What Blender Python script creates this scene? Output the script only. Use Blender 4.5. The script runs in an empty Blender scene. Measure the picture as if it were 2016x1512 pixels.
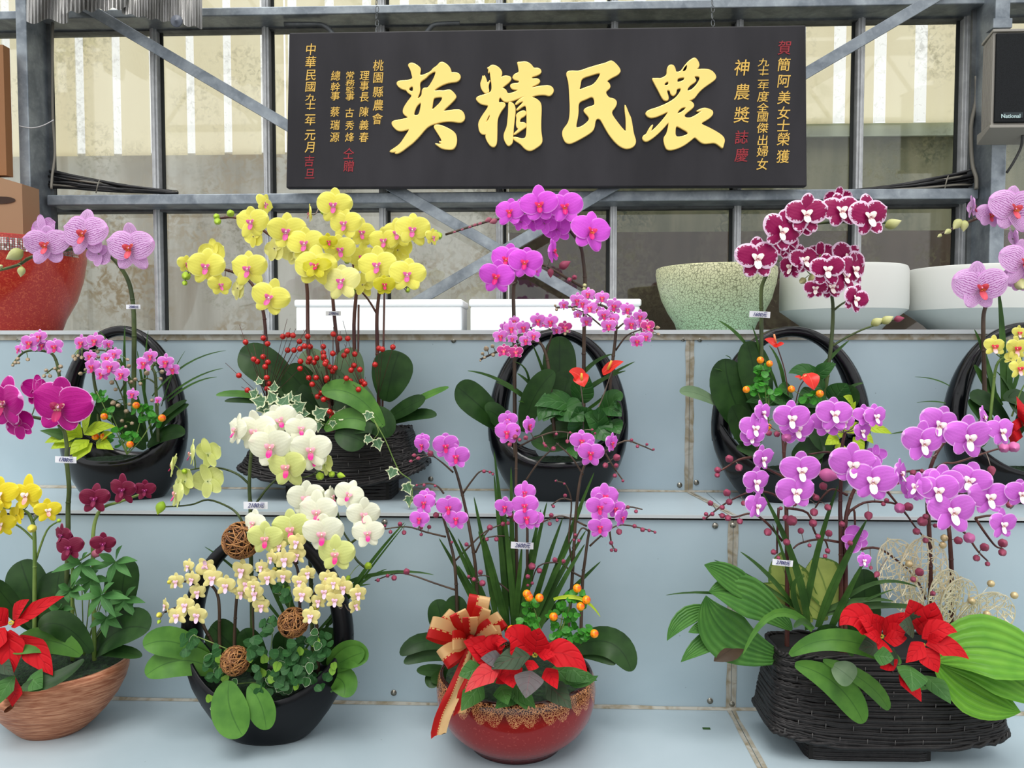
import bpy, math, random
from mathutils import Vector, Matrix
from math import sin, cos, pi, radians as R_
random.seed(7)
SC = bpy.context.scene
COL = SC.collection
# ---------------------------------------------------------------- camera, sky, light, exposure
F = 1520.0
CAMZ = 1.25
cd = bpy.data.cameras.new('camera'); cam = bpy.data.objects.new('camera', cd); COL.objects.link(cam)
cd.sensor_width = 36; cd.lens = 36 * F / 2016; cd.clip_start = 0.05
cam.location = (0, 0, CAMZ); cam.rotation_euler = (pi / 2 - 0.0434, 0, 0.0365)
SC.camera = cam
W = bpy.data.worlds.new('sky'); SC.world = W; W.use_nodes = True
wn = W.node_tree.nodes; wl = W.node_tree.links
bg = wn['Background']; tc = wn.new('ShaderNodeTexCoord'); sx = wn.new('ShaderNodeSeparateXYZ'); rp = wn.new('ShaderNodeValToRGB')
wl.new(tc.outputs['Generated'], sx.inputs[0]); mp = wn.new('ShaderNodeMapRange'); mp.inputs[1].default_value = -1
wl.new(sx.outputs[2], mp.inputs[0]); wl.new(mp.outputs[0], rp.inputs[0]); wl.new(rp.outputs[0], bg.inputs[0])
e = rp.color_ramp.elements
e[0].position = 0.42; e[0].color = (.30, .30, .29, 1); e[1].position = 1.0; e[1].color = (1.0, 1.0, 1.0, 1)
m_ = rp.color_ramp.elements.new(0.52); m_.color = (.88, .90, .92, 1)
bg.inputs[1].default_value = 0.98
sd = bpy.data.lights.new('sun', 'SUN'); sd.energy = 1.6; sd.angle = R_(35); sd.color = (1, .985, .95)
sun = bpy.data.objects.new('sun', sd); COL.objects.link(sun)
sun.rotation_euler = Vector((0.10, 0.55, -1.0)).to_track_quat('-Z', 'Y').to_euler()
SC.view_settings.view_transform = 'Standard'; SC.view_settings.look = 'None'
SC.view_settings.exposure = 0.60; SC.view_settings.gamma = 1; SC.view_settings.use_curve_mapping = False
SC.cycles.max_bounces = 6; SC.cycles.transparent_max_bounces = 12; SC.cycles.use_denoising = True

# ---------------------------------------------------------------- placing: a photograph pixel and a real depth give a point
MR = cam.rotation_euler.to_matrix()
def ray(px, py): return MR @ Vector(((px - 1008) / F, -(py - 756) / F, -1))
def P(px, py, Y):
    d = ray(px, py); t = Y / d.y
    return Vector((d.x * t, Y, CAMZ + d.z * t))
def PZ(px, py, z):
    d = ray(px, py); t = (z - CAMZ) / d.z
    return Vector((d.x * t, d.y * t, z))
def S(Y): return Y / F          # metres per pixel at depth Y

# ---------------------------------------------------------------- materials
def lin(c):
    return tuple(((v / 255) / 12.92 if v / 255 <= .04045 else ((v / 255 + .055) / 1.055) ** 2.4) for v in c[:3]) + (1,)
class NT:
    """small helper that strings shader nodes together"""
    def __init__(s, name):
        s.m = bpy.data.materials.new(name); s.m.use_nodes = True
        s.t = s.m.node_tree; s.n = s.t.nodes; s.b = s.n['Principled BSDF']; s.o = s.n['Material Output']
    def set(s, inp, v):
        if isinstance(v, bpy.types.NodeSocket): s.t.links.new(v, inp)
        elif isinstance(v, (tuple, list)) and len(v) >= 3 and inp.type == 'RGBA': inp.default_value = lin(v)
        else: inp.default_value = v
    def P(s, **k):
        for a, v in k.items(): s.set(s.b.inputs[{'col': 'Base Color', 'rough': 'Roughness', 'metal': 'Metallic', 'spec': 'Specular IOR Level', 'nor': 'Normal', 'coat': 'Coat Weight', 'crough': 'Coat Roughness', 'alpha': 'Alpha'}[a]], v)
        return s
    def M(s, op, a, b=0.0, c=None):
        n = s.n.new('ShaderNodeMath'); n.operation = op; s.set(n.inputs[0], a); s.set(n.inputs[1], b)
        if c is not None: s.set(n.inputs[2], c)
        return n.outputs[0]
    def mix(s, f, a, b):
        n = s.n.new('ShaderNodeMix'); n.data_type = 'RGBA'; s.set(n.inputs[0], f); s.set(n.inputs[6], a); s.set(n.inputs[7], b); return n.outputs[2]
    def mr(s, v, a, b, c=0., d=1.):
        n = s.n.new('ShaderNodeMapRange'); s.set(n.inputs[0], v)
        for i, x in enumerate((a, b, c, d)): n.inputs[i + 1].default_value = x
        return n.outputs[0]
    def co(s, which='Object', scale=(1, 1, 1), uvmap=None):
        n = s.n.new('ShaderNodeTexCoord'); m = s.n.new('ShaderNodeMapping'); s.t.links.new(n.outputs[which], m.inputs[0]); m.inputs['Scale'].default_value = scale; return m.outputs[0]
    def sep(s, v):
        n = s.n.new('ShaderNodeSeparateXYZ'); s.set(n.inputs[0], v); return n.outputs
    def noise(s, v, sc, det=3, dis=0.):
        n = s.n.new('ShaderNodeTexNoise'); s.set(n.inputs['Vector'], v); n.inputs['Scale'].default_value = sc; n.inputs['Detail'].default_value = det; n.inputs['Distortion'].default_value = dis; return n.outputs[0]
    def vor(s, v, sc, feat='DISTANCE_TO_EDGE', rnd=1.):
        n = s.n.new('ShaderNodeTexVoronoi'); n.feature = feat; s.set(n.inputs['Vector'], v); n.inputs['Scale'].default_value = sc; n.inputs['Randomness'].default_value = rnd; return n.outputs[0]
    def att(s, name):
        n = s.n.new('ShaderNodeAttribute'); n.attribute_name = name; return n.outputs['Fac']
    def bump(s, h, st=.3, d=.01):
        n = s.n.new('ShaderNodeBump'); n.inputs['Strength'].default_value = st; n.inputs['Distance'].default_value = d; s.set(n.inputs['Height'], h); return n.outputs[0]
    def thin(s, col, fac):
        """leaf or petal tissue that lets some light through"""
        t = s.n.new('ShaderNodeBsdfTranslucent'); s.set(t.inputs[0], col); mx = s.n.new('ShaderNodeMixShader'); mx.inputs[0].default_value = fac
        s.t.links.new(s.b.outputs[0], mx.inputs[1]); s.t.links.new(t.outputs[0], mx.inputs[2]); s.t.links.new(mx.outputs[0], s.o.inputs[0]); return s
def plain(name, col, rough=.5, metal=0., **k):
    return NT(name).P(col=col, rough=rough, metal=metal, **k).m
def steel(name, a, b, sc=14, rough=.45, metal=.6):
    t = NT(name); c = t.co(); n = t.noise(c, sc, 5, .6); n2 = t.noise(c, sc * 6, 2)
    f = t.M('ADD', t.mr(n, .35, .68, 0, .8), t.mr(n2, .5, .8, 0, .3)); return t.P(col=t.mix(f, a, b), rough=rough, metal=metal, nor=t.bump(n2, .12, .003)).m
def streaky(name, a, b, c3, sc=5, green=.0, rough=.8, trans=0.):
    t = NT(name); v = t.co(scale=(1, 1, .12)); v2 = t.co(); n = t.noise(v, sc * 3, 6, .2); n2 = t.noise(v2, sc * 1.2, 7, .6); n3 = t.noise(v2, sc * 14, 4, 1.)
    col = t.mix(t.mr(n, .42, .66), a, b); col = t.mix(t.M('MULTIPLY', t.mr(n2, .50, .66), t.mr(n3, .42, .6)), col, c3)
    t.P(col=col, rough=rough, spec=.2)
    if trans: t.thin(col, trans)
    return t.m
M = {}
M['galv'] = steel('galvanised steel', (112, 120, 128), (160, 168, 174))
M['galvd'] = steel('dull galvanised steel', (84, 88, 90), (120, 124, 126), rough=.6)
M['alu'] = steel('window aluminium', (178, 180, 182), (205, 207, 208), 30, .4, .3)
M['gasket'] = plain('black window gasket', (28, 32, 30), .7)
def glassm():
    t = NT('dusty window glass'); g = t.n.new('ShaderNodeBsdfGlossy'); g.inputs[1].default_value = .02; tr = t.n.new('ShaderNodeBsdfTransparent'); tr.inputs[0].default_value = (.95, .96, .95, 1)
    fr = t.n.new('ShaderNodeFresnel'); fr.inputs[0].default_value = 1.5; mx = t.n.new('ShaderNodeMixShader'); t.set(mx.inputs[0], t.M('MULTIPLY', fr.outputs[0], 1.0))
    t.t.links.new(tr.outputs[0], mx.inputs[1]); t.t.links.new(g.outputs[0], mx.inputs[2])
    d = t.n.new('ShaderNodeBsdfDiffuse'); d.inputs[0].default_value = lin((150, 148, 110)); c = t.co(); m2 = t.n.new('ShaderNodeMixShader')
    t.set(m2.inputs[0], t.M('MULTIPLY', t.M('MULTIPLY', t.mr(t.noise(c, 3.5, 5, .5), .5, .68), t.mr(t.noise(c, 55, 4, 1), .5, .62)), .28))
    t.t.links.new(mx.outputs[0], m2.inputs[1]); t.t.links.new(d.outputs[0], m2.inputs[2]); t.t.links.new(m2.outputs[0], t.o.inputs[0]); return t.m
M['glass'] = glassm()
M['frp'] = streaky('cream fibreglass sheet', (252, 242, 208), (246, 234, 198), (206, 198, 146), 1.3, trans=.85)
def ribmat():  # extra-white, half-transparent ribs: the bright sunlit bands are put into the material
    t = NT('fibreglass rib with painted sunlight'); n = t.noise(t.co(), 60, 4, 1.); col = t.mix(t.mr(n, .58, .66, 0, .5), (255, 252, 240), (170, 160, 110)); t.P(col=col, rough=.5); t.thin(col, .7)
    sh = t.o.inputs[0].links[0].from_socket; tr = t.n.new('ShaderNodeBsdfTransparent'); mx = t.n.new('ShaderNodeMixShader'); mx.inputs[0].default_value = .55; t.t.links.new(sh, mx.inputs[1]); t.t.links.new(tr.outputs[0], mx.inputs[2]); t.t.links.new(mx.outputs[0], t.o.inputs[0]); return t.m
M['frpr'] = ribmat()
M['lowl'] = streaky('weathered pale sheet', (216, 214, 204), (176, 170, 156), (176, 160, 132), 2.2, trans=.5)
M['moss'] = streaky('mossy grey board', (140, 138, 112), (112, 114, 90), (84, 92, 74), 4)
M['brown'] = streaky('brown weathered board', (92, 78, 66), (74, 62, 52), (112, 102, 80), 3)
def panelm(name, a, b):
    t = NT(name); c = t.co(); n = t.noise(c, 3, 4, .3); n2 = t.noise(c, 60, 3); v = t.vor(c, 26, 'F1'); sp = t.mr(v, .02, .05, 1, 0)
    col = t.mix(t.mr(n, .35, .65), a, b); col = t.mix(t.M('MULTIPLY', sp, t.mr(n2, .5, .55, 0, .5)), col, (90, 96, 98))
    return t.P(col=col, rough=.42, spec=.35, nor=t.bump(n2, .05, .002)).m
M['riser'] = panelm('blue-grey painted panel', (156, 175, 184), (167, 185, 193))
M['tread'] = panelm('pale grey tread panel', (158, 174, 181), (172, 187, 194))
def sealm():
    t = NT('dirty sealant'); c = t.co(); n = t.noise(c, 30, 5, 1); return t.P(col=t.mix(t.mr(n, .4, .65), (168, 166, 156), (132, 122, 98)), rough=.7, nor=t.bump(n, .4, .003)).m
M['seal'] = sealm()
M['strip'] = plain('worn white metal strip', (190, 196, 198), .35, .1)
M['screw'] = plain('screw steel', (140, 138, 128), .3, .8)
M['dark'] = plain('dark gap', (22, 20, 18), .9)
def boardm():
    t = NT('black lacquered board'); c = t.co(); n = t.noise(t.co(scale=(1, 1, .3)), 8, 5); return t.P(col=t.mix(t.mr(n, .35, .7), (28, 26, 31), (44, 42, 47)), rough=.5, spec=.3).m
M['board'] = boardm()
M['goldc'] = plain('gilded carving', (255, 220, 130), .3, .6)
M['golds'] = plain('gold paint', (222, 180, 84), .5, .1)
M['redp'] = plain('red paint lettering', (150, 30, 42), .6)
M['white'] = plain('white foam', (250, 250, 250), .8)
M['tag'] = plain('white paper tag', (225, 226, 232), .7)
M['ink'] = plain('blue ink', (28, 34, 110), .6)
M['logo'] = plain('pale logo print', (176, 200, 200), .5)
M['blk'] = plain('glossy black glaze', (7, 8, 13), .2, spec=.32, coat=.14, crough=.07)
M['blkm'] = plain('satin black glaze', (8, 9, 14), .36, spec=.25)
M['rattan'] = NT('black rattan'); _t = M['rattan']; _c = _t.co(); _n = _t.noise(_c, 60, 4, 1); M['rattan'] = _t.P(col=_t.mix(_n, (12, 11, 12), (44, 41, 41)), rough=.5, spec=.3, nor=_t.bump(_n, .5, .003)).m
def mossm():
    t = NT('green moss'); n = t.noise(t.co(), 120, 4); return t.P(col=t.mix(t.mr(n, .35, .7), (12, 30, 16), (34, 62, 30)), rough=.95, nor=t.bump(n, 1, .01)).m
M['mossg'] = mossm()
# ---------------------------------------------------------------- meshes
class MB:
    def __init__(s): s.v = []; s.f = []; s.uv = []; s.e = []
    def add(s, vs, fs, uvs=None, es=None):
        b = len(s.v); s.v += [tuple(v) for v in vs]; s.f += [tuple(b + i for i in f) for f in fs]
        s.uv += uvs if uvs else [(0, 0)] * len(vs); s.e += es if es else [0.] * len(vs); return s
    def box(s, lo, hi):
        x0, y0, z0 = lo; x1, y1, z1 = hi
        vs = [(x0, y0, z0), (x1, y0, z0), (x1, y1, z0), (x0, y1, z0), (x0, y0, z1), (x1, y0, z1), (x1, y1, z1), (x0, y1, z1)]
        return s.add(vs, [(0, 3, 2, 1), (4, 5, 6, 7), (0, 1, 5, 4), (1, 2, 6, 5), (2, 3, 7, 6), (3, 0, 4, 7)])
    def bar(s, a, b, w, h, up=Vector((0, 0, 1))):
        a = Vector(a); b = Vector(b); d = (b - a).normalized(); x = d.cross(up).normalized(); y = x.cross(d)
        vs = [p + x * (i * w / 2) + y * (j * h / 2) for p in (a, b) for i, j in ((-1, -1), (1, -1), (1, 1), (-1, 1))]
        return s.add(vs, [(0, 1, 2, 3), (7, 6, 5, 4), (0, 4, 5, 1), (1, 5, 6, 2), (2, 6, 7, 3), (3, 7, 4, 0)])
    def tube(s, pts, r, n=6, cap=True, flat=1.):
        pts = [Vector(p) for p in pts]; m = len(pts); rs = r if isinstance(r, (list, tuple)) else [r] * m
        vs = []; X = None
        for i, p in enumerate(pts):
            d = (pts[min(i + 1, m - 1)] - pts[max(i - 1, 0)]);
            if d.length < 1e-9: d = Vector((0, 0, 1))
            d.normalize()
            if X is None: X = d.orthogonal().normalized()
            X = (X - d * X.dot(d)); X = X.normalized() if X.length > 1e-6 else d.orthogonal().normalized(); Yv = d.cross(X)
            for k in range(n): a = 2 * pi * k / n; vs.append(p + X * (rs[i] * cos(a)) + Yv * (rs[i] * flat * sin(a)))
        fs = [(i * n + k, i * n + (k + 1) % n, (i + 1) * n + (k + 1) % n, (i + 1) * n + k) for i in range(m - 1) for k in range(n)]
        if cap: fs += [tuple(range(n))[::-1], tuple((m - 1) * n + k for k in range(n))]
        return s.add(vs, fs)
    def ball(s, c, r, nu=8, nv=6):
        c = Vector(c); rx, ry, rz = r if isinstance(r, (tuple, list)) else (r, r, r)
        vs = [c + Vector((0, 0, -rz))]
        for j in range(1, nv):
            t = pi * j / nv
            for i in range(nu): a = 2 * pi * i / nu; vs.append(c + Vector((rx * sin(t) * cos(a), ry * sin(t) * sin(a), -rz * cos(t))))
        vs.append(c + Vector((0, 0, rz))); L = len(vs) - 1
        fs = [(0, 1 + (i + 1) % nu, 1 + i) for i in range(nu)]
        for j in range(nv - 2): fs += [(1 + j * nu + i, 1 + j * nu + (i + 1) % nu, 1 + (j + 1) * nu + (i + 1) % nu, 1 + (j + 1) * nu + i) for i in range(nu)]
        fs += [(L, 1 + (nv - 2) * nu + i, 1 + (nv - 2) * nu + (i + 1) % nu) for i in range(nu)]
        return s.add(vs, fs)
    def lathe(s, prof, n=40, sx=1., sy=1., c=(0, 0, 0)):
        vs = [(c[0] + r * sx * cos(2 * pi * k / n), c[1] + r * sy * sin(2 * pi * k / n), c[2] + z) for r, z in prof for k in range(n)]
        fs = [(i * n + k, i * n + (k + 1) % n, (i + 1) * n + (k + 1) % n, (i + 1) * n + k) for i in range(len(prof) - 1) for k in range(n)]
        uv = [(k / n, i / (len(prof) - 1)) for i in range(len(prof)) for k in range(n)]
        return s.add(vs, fs, uv)
    def grid(s, rows, e=None, uv=None):
        nr = len(rows); nc = len(rows[0]); vs = [p for r in rows for p in r]
        fs = [(i * nc + j, i * nc + j + 1, (i + 1) * nc + j + 1, (i + 1) * nc + j) for i in range(nr - 1) for j in range(nc - 1)]
        uv = uv or [(j / (nc - 1), i / (nr - 1)) for i in range(nr) for j in range(nc)]
        return s.add(vs, fs, uv, e)
    def mesh(s, name, mat, smooth=True):
        me = bpy.data.meshes.new(name); me.from_pydata(s.v, [], s.f); me.materials.append(mat)
        if smooth: me.polygons.foreach_set('use_smooth', [True] * len(me.polygons))
        u = me.uv_layers.new(name='UVMap'); idx = [l.vertex_index for l in me.loops]
        u.data.foreach_set('uv', [c for i in idx for c in s.uv[i]])
        a = me.attributes.new('edge', 'FLOAT', 'POINT'); a.data.foreach_set('value', s.e)
        me.update(); return me
    def obj(s, name, mat, parent=None, smooth=True, sharp=False):
        me = s.mesh(name, mat, smooth)
        if sharp: me.set_sharp_from_angle(angle=R_(35))
        return link(name, me, parent)
def link(name, me, parent=None, mw=None):
    o = bpy.data.objects.new(name, me); COL.objects.link(o)
    if parent is not None:
        o.parent = parent; o.matrix_parent_inverse = PINV[parent.name] if parent.name in PINV else Matrix.Identity(4)
    if mw is not None: o.matrix_basis = mw
    return o
PINV = {}
def thing(name, label, cat, at, group=None, kind=None):
    o = bpy.data.objects.new(name, None); o.empty_display_size = .02; COL.objects.link(o); o.location = at
    PINV[o.name] = Matrix.Translation(-Vector(at))
    tag(o, label, cat, group, kind); return o
def tag(o, label=None, cat=None, group=None, kind=None):
    if label: o['label'] = label
    if cat: o['category'] = cat
    if group: o['group'] = group
    if kind: o['kind'] = kind
    return o
def qb(a, c, b, n=8):
    a, b, c = Vector(a), Vector(b), Vector(c)
    return [a * (1 - t) ** 2 + c * (2 * t * (1 - t)) + b * t * t for t in [i / (n - 1) for i in range(n)]]
def smooth(pts, sub=4):
    pts = [Vector(p) for p in pts]
    if len(pts) < 3: return pts
    out = []
    for i in range(len(pts) - 1):
        p0 = pts[max(i - 1, 0)]; p1 = pts[i]; p2 = pts[i + 1]; p3 = pts[min(i + 2, len(pts) - 1)]
        for k in range(sub):
            t = k / sub; out.append(.5 * ((2 * p1) + (p2 - p0) * t + (2 * p0 - 5 * p1 + 4 * p2 - p3) * t * t + (3 * p1 - p0 - 3 * p2 + p3) * t ** 3))
    out.append(pts[-1]); return out
def bevel(o, w, seg=2):
    m = o.modifiers.new('bevel', 'BEVEL'); m.width = w; m.segments = seg; m.limit_method = 'ANGLE'; return o
# ---------------------------------------------------------------- stepped bench
YB = 1.70
ZT2 = P(1008, 1011, YB).z
YA = PZ(1008, 966, ZT2).y
ZT3 = P(1008, 651, YA).z
ZT1 = P(1008, 1389, YB).z
XL, XR = -2.6, 2.6
bench = thing('display_bench', 'stepped pale blue-grey display bench carrying the potted orchids', 'bench', (0, YB, 0), kind='structure')
seamA = P(1357, 800, YA).x; seamB = P(1441, 1200, YB).x
def panels(name, xs, y0, y1, z0, z1, mat):
    for a, b in zip(xs[:-1], xs[1:]): bevel(MB().box((a + .001, y0, z0), (b - .001, y1, z1)).obj(name, M[mat], bench, smooth=False), .0008, 1)
LA = [seamA - 3.2, seamA - 1.95, seamA, seamA + 1.5]; LB = [seamB - 3.2, seamB - 1.9, seamB, seamB + 1.3]
panels('riser_panel', LA, YA, YA + .006, ZT2, ZT3 - .012, 'riser')
panels('riser_panel', LB, YB, YB + .006, ZT1, ZT2 - .006, 'riser')
panels('tread_panel', LB, YB - .004, YA, ZT2 - .006, ZT2, 'tread')
panels('tread_panel', LA, YA - .006, 2.62, ZT3 - .006, ZT3, 'tread')
panels('tread_panel', LB, 1.28, YB, ZT1 - .006, ZT1, 'tread')
panels('riser_panel', LB, 1.285, 1.291, 0, ZT1 - .006, 'riser')
MB().box((XL, YA - .010, ZT3 - .009), (XR, YA - .0062, ZT3 + .0015)).obj('edge_strip', M['strip'], bench, False)
MB().box((XL, YA - .004, ZT3 - .024), (XR, YA - .0005, ZT3 - .009)).obj('sealant_line', M['seal'], bench, False)
MB().box((XL, YB - .008, ZT2 - .006), (XR, YB - .0042, ZT2 + .001)).obj('edge_strip', M['strip'], bench, False)
MB().box((XL, YB - .002, ZT2 - .011), (XR, YB - .0002, ZT2 - .0065)).obj('shadow_gap', M['dark'], bench, False)
for (x, y, z0, z1, w) in ((seamA, YA, ZT2, ZT3 - .024, .022), (seamB, YB, ZT1, ZT2 - .011, .022)):
    for s in (-1, 1):
        rows = []
        for i in range(15):
            zz = z0 + (z1 - z0) * i / 14; rows.append([(x + s * .0006, y - .0022, zz), (x + s * (w / 2 + random.uniform(-.0015, .0015)), y - .0015, zz)])
        MB().grid(rows).obj('joint_sealant', M['seal'], bench)
def strip_on_tread(x, z, y0, y1, x1):
    for s in (-1, 1):
        rows = [[(x + (x1 - x) * i / 8 + s * .0008, y0 + (y1 - y0) * i / 8, z + .0012), (x + (x1 - x) * i / 8 + s * (.009 + random.uniform(-.002, .002)), y0 + (y1 - y0) * i / 8, z + .0008)] for i in range(9)]
        MB().grid(rows).obj('joint_sealant', M['seal'], bench)
strip_on_tread(seamB, ZT1, YB, 1.29, seamB)
strip_on_tread(seamA, ZT2, YA, YB - .004, seamB)
def sealrow(y, z, name):
    rows = []
    for i in range(90):
        xx = XL + (XR - XL) * i / 89; h = random.uniform(.002, .005); rows.append([(xx, y - .006 - h * .6, z + .0006), (xx, y - .0012, z + .002 + h)])
    MB().grid(rows).obj(name, M['seal'], bench)
sealrow(YA, ZT2, 'sealant_line'); sealrow(YB, ZT1, 'sealant_line')
def screw(px, py, Y):
    c = P(px, py, Y - .0015); m = MB(); m.lathe([(0, -.003), (.0045, -.002), (.0062, 0)], 12)
    r = MB(); r.lathe([(0.0001, .0034), (.002, .003), (.0042, .0022), (.0050, .0008), (.0068, .0004), (.0068, 0)], 14)
    o = r.obj('screw', M['screw'], bench); o.matrix_basis = Matrix.Translation(c) @ Matrix.Rotation(pi / 2, 4, 'X')
for q in ((35, 667), (326, 667), (893, 670), (1345, 667), (1378, 668), (848, 943), (1338, 955), (1371, 950)): screw(*q, YA)
for q in ((70, 1014), (757, 1028), (1408, 1035), (1440 + 3, 1034), (1398, 1380), (1441, 1386), (775, 1364)): screw(*q, YB)
# ---------------------------------------------------------------- ground, steel frame, windows
fl = MB().box((-8, -8, -.05), (8, 9, 0)).obj('floor', streaky('grey concrete', (120, 118, 112), (100, 98, 92), (84, 80, 72), 2), None, False); tag(fl, kind='structure')
YW = 2.58
def struct(o, kind='structure'): o['kind'] = kind; return o
tr = thing('trim_1', 'galvanised steel greenhouse frame with posts, rails and crossed braces', None, (0, 2.46, 0), kind='structure')
def rail(name, y0, y1, ytop, ybot, x0, x1, mat='galv'):
    a = P(1008, ytop, y0).z; b = P(1008, ybot, y0).z
    bevel(MB().box((x0, y0, b), (x1, y1, a)).obj(name, M[mat], tr, False), .003)
xa, xb = P(92, 385, 2.46).x, P(1927, 385, 2.46).x
rail('rail', 2.46, 2.55, 377, 398, xa, xb)
rail('rail', 2.46, 2.56, 5, 22, XL, XR)
rail('rail', 2.46, 2.56, -160, -140, XL, XR)
MB().box((XL, 2.555, P(1008, 412, 2.555).z), (XR, 2.60, P(1008, 388, 2.555).z)).obj('rail', M['galvd'], tr, False)
MB().box((XL, 2.555, P(1008, 50, 2.555).z), (XR, 2.60, P(1008, 30, 2.555).z)).obj('rail', M['galvd'], tr, False)
for sgn, (xf0, xf1) in ((1, (40, 61)), (-1, (1950, 1979))):
    a = P(xf0, 400, 2.40).x; b = P(xf1, 400, 2.40).x
    bevel(MB().box((a, 2.40, 0), (b, 2.51, 3.2)).obj('post', M['galv'], tr, False), .003)
    s = b if sgn > 0 else a
    MB().box((min(s, s + sgn * .012), 2.50, 0), (max(s, s + sgn * .012), 2.512, 3.2)).obj('post', M['galvd'], tr, False)
def brace(p, q, Y, w=.034):
    a = P(*p, Y); b = P(*q, Y); bevel(MB().bar(a, b, .006, w, Vector((0, 0, 1))).obj('brace', M['galv'], tr, False), .001, 1)
brace((150, 3), (1320, 690), 2.452); brace((1900, -40), (800, 606), 2.438)
def arc(pts, Y, r=.008):
    MB().tube(smooth([P(*p, Y) for p in pts]), r, 8).obj('bent_rod', M['galvd'], tr)
arc([(560, 48), (620, 48), (640, 52), (655, 66), (670, 90)], 2.50); arc([(905, 46), (860, 48), (846, 56), (835, 72), (825, 90)], 2.50)
# windows
mul = [-140, 104, 318, 534, 757, 984, 1206, 1447, 1681, 1884, 2130]
xs = [P(q, 520, YW).x for q in mul]
z0w, z1w, z2w = ZT3, P(1008, 400, YW).z, 2.62
zt = P(1008, 44, YW).z
for i in range(len(xs) - 1):
    w = thing('window_%d' % (i + 1), None, None, (xs[i], YW, z0w), kind='structure')
    for (za, zb) in ((z0w, z1w - .006), (z1w + .012, zt), (zt + .03, z2w)):
        MB().box((xs[i] + .006, YW, za), (xs[i + 1] - .006, YW + .004, zb)).obj('pane', M['glass'], w, False)
        MB().box((xs[i] + .010, YW - .004, zb - .006), (xs[i + 1] - .010, YW - .0005, zb)).obj('gasket', M['gasket'], w, False)
        s = 1 if i < 6 else -1
        gx = xs[i] + (.012 if s > 0 else -.022)
        MB().box((gx, YW - .006, za), (gx + .010, YW - .0005, zb)).obj('gasket', M['gasket'], w, False)
    m = MB()
    m.box((xs[i] - .011, YW - .030, z0w), (xs[i] + .011, YW - .001, z2w)); m.box((xs[i] - .004, YW - .036, z0w), (xs[i] + .004, YW - .030, z2w))
    bevel(m.obj('mullion', M['alu'], w, False), .0012, 1)
# outside: corrugated sheets and boards
YO = 3.05
def corrugated(x0, x1, z0, z1, pitch, off, label, mat, rib=None, name='corrugated_sheet', depth=.018, Y=YO, rw=.20):
    t = thing(name, label, 'sheet', (x0, Y, z0), 'weathered sheets outside the glass'); k = 0; x = x0 + (off % pitch) - pitch
    body = MB(); ribs = MB()
    zs = [z0 + (z1 - z0) * i / 4 for i in range(5)]
    while x < x1:
        r0, r1, r2, r3 = x, x + pitch * .05, x + pitch * (.05 + rw), x + pitch * (.10 + rw)
        def seg(mb, pts):
            pts = [(min(max(a, x0), x1), b) for a, b in pts]
            if pts[-1][0] - pts[0][0] > 1e-4: mb.grid([[(a, Y + b, z) for a, b in pts] for z in zs])
        seg(ribs, [(r0, 0), (r1, -depth), (r2, -depth), (r3, 0)]); seg(body, [(r3, 0), (x + pitch, 0)]); x += pitch
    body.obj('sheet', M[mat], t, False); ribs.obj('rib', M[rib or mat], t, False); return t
zs1 = P(300, 306, YO).z; zs2 = P(1700, 243, YO).z
pt = 74 * S(YO)
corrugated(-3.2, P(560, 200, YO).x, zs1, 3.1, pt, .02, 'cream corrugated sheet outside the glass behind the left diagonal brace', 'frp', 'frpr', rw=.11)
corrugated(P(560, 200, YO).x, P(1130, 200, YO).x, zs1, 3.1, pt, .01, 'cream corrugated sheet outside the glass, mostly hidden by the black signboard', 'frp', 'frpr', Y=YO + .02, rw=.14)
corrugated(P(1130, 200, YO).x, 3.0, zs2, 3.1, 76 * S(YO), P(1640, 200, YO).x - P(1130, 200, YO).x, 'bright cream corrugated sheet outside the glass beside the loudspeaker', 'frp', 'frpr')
corrugated(-3.2, P(1000, 500, YO).x, .9, zs1 + .02, .31, .04, 'grey streaked corrugated sheet outside the lower windows behind the yellow orchids', 'lowl', Y=YO + .05, depth=.01)
o = MB().box((P(1130, 300, YO).x, YO + .03, zs2 - .04), (3.0, YO + .05, zs2 + .01)).obj('ledge', plain('pale green ledge paint', (186, 196, 176), .7), None, False); tag(o, 'pale green horizontal ledge outside the glass below the bright sheet', 'ledge')
for a, b, za, zb, mt, lb in ((1000, 2400, 1.2, zs2 + .005, 'moss', 'mossy grey-green board outside the glass above the right rail'),):
    o = MB().box((P(a, 300, YO).x, YO + .06, ZT3 + .42), (3.0, YO + .08, zs2 - .02)).obj('weathered_board', M['moss'], None, False); tag(o, lb, 'board')
o = MB().box((P(1000, 500, YO).x + .002, YO + .06, .8), (3.0, YO + .08, ZT3 + .42)).obj('weathered_board', M['brown'], None, False); tag(o, 'dark brown weathered board outside the lower right windows behind the pots', 'board')
# greenhouse roof frame over and behind the viewer
roof = thing('ceiling', 'greenhouse roof steelwork', None, (0, 0, 4.2), kind='structure')
for y in (-3.0, -1.0, 1.0):
    MB().bar((-4, y, 3.6), (4, y, 3.6), .06, .06).obj('roof_beam', M['galvd'], roof, False)
    MB().bar((-4, y, 4.3), (4, y, 4.3), .06, .06).obj('roof_beam', M['galvd'], roof, False)
    for k in range(8):
        MB().bar((-4 + k, y, 3.6), (-3.5 + k, y, 4.3), .03, .03).obj('roof_strut', M['galvd'], roof, False); MB().bar((-3.5 + k, y, 4.3), (-3 + k, y, 3.6), .03, .03).obj('roof_strut', M['galvd'], roof, False)
for x in (-3, -1.5, 0, 1.5, 3): MB().bar((x, -4, 4.35), (x, 2.5, 4.35), .05, .05).obj('roof_beam', M['galvd'], roof, False)
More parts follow.
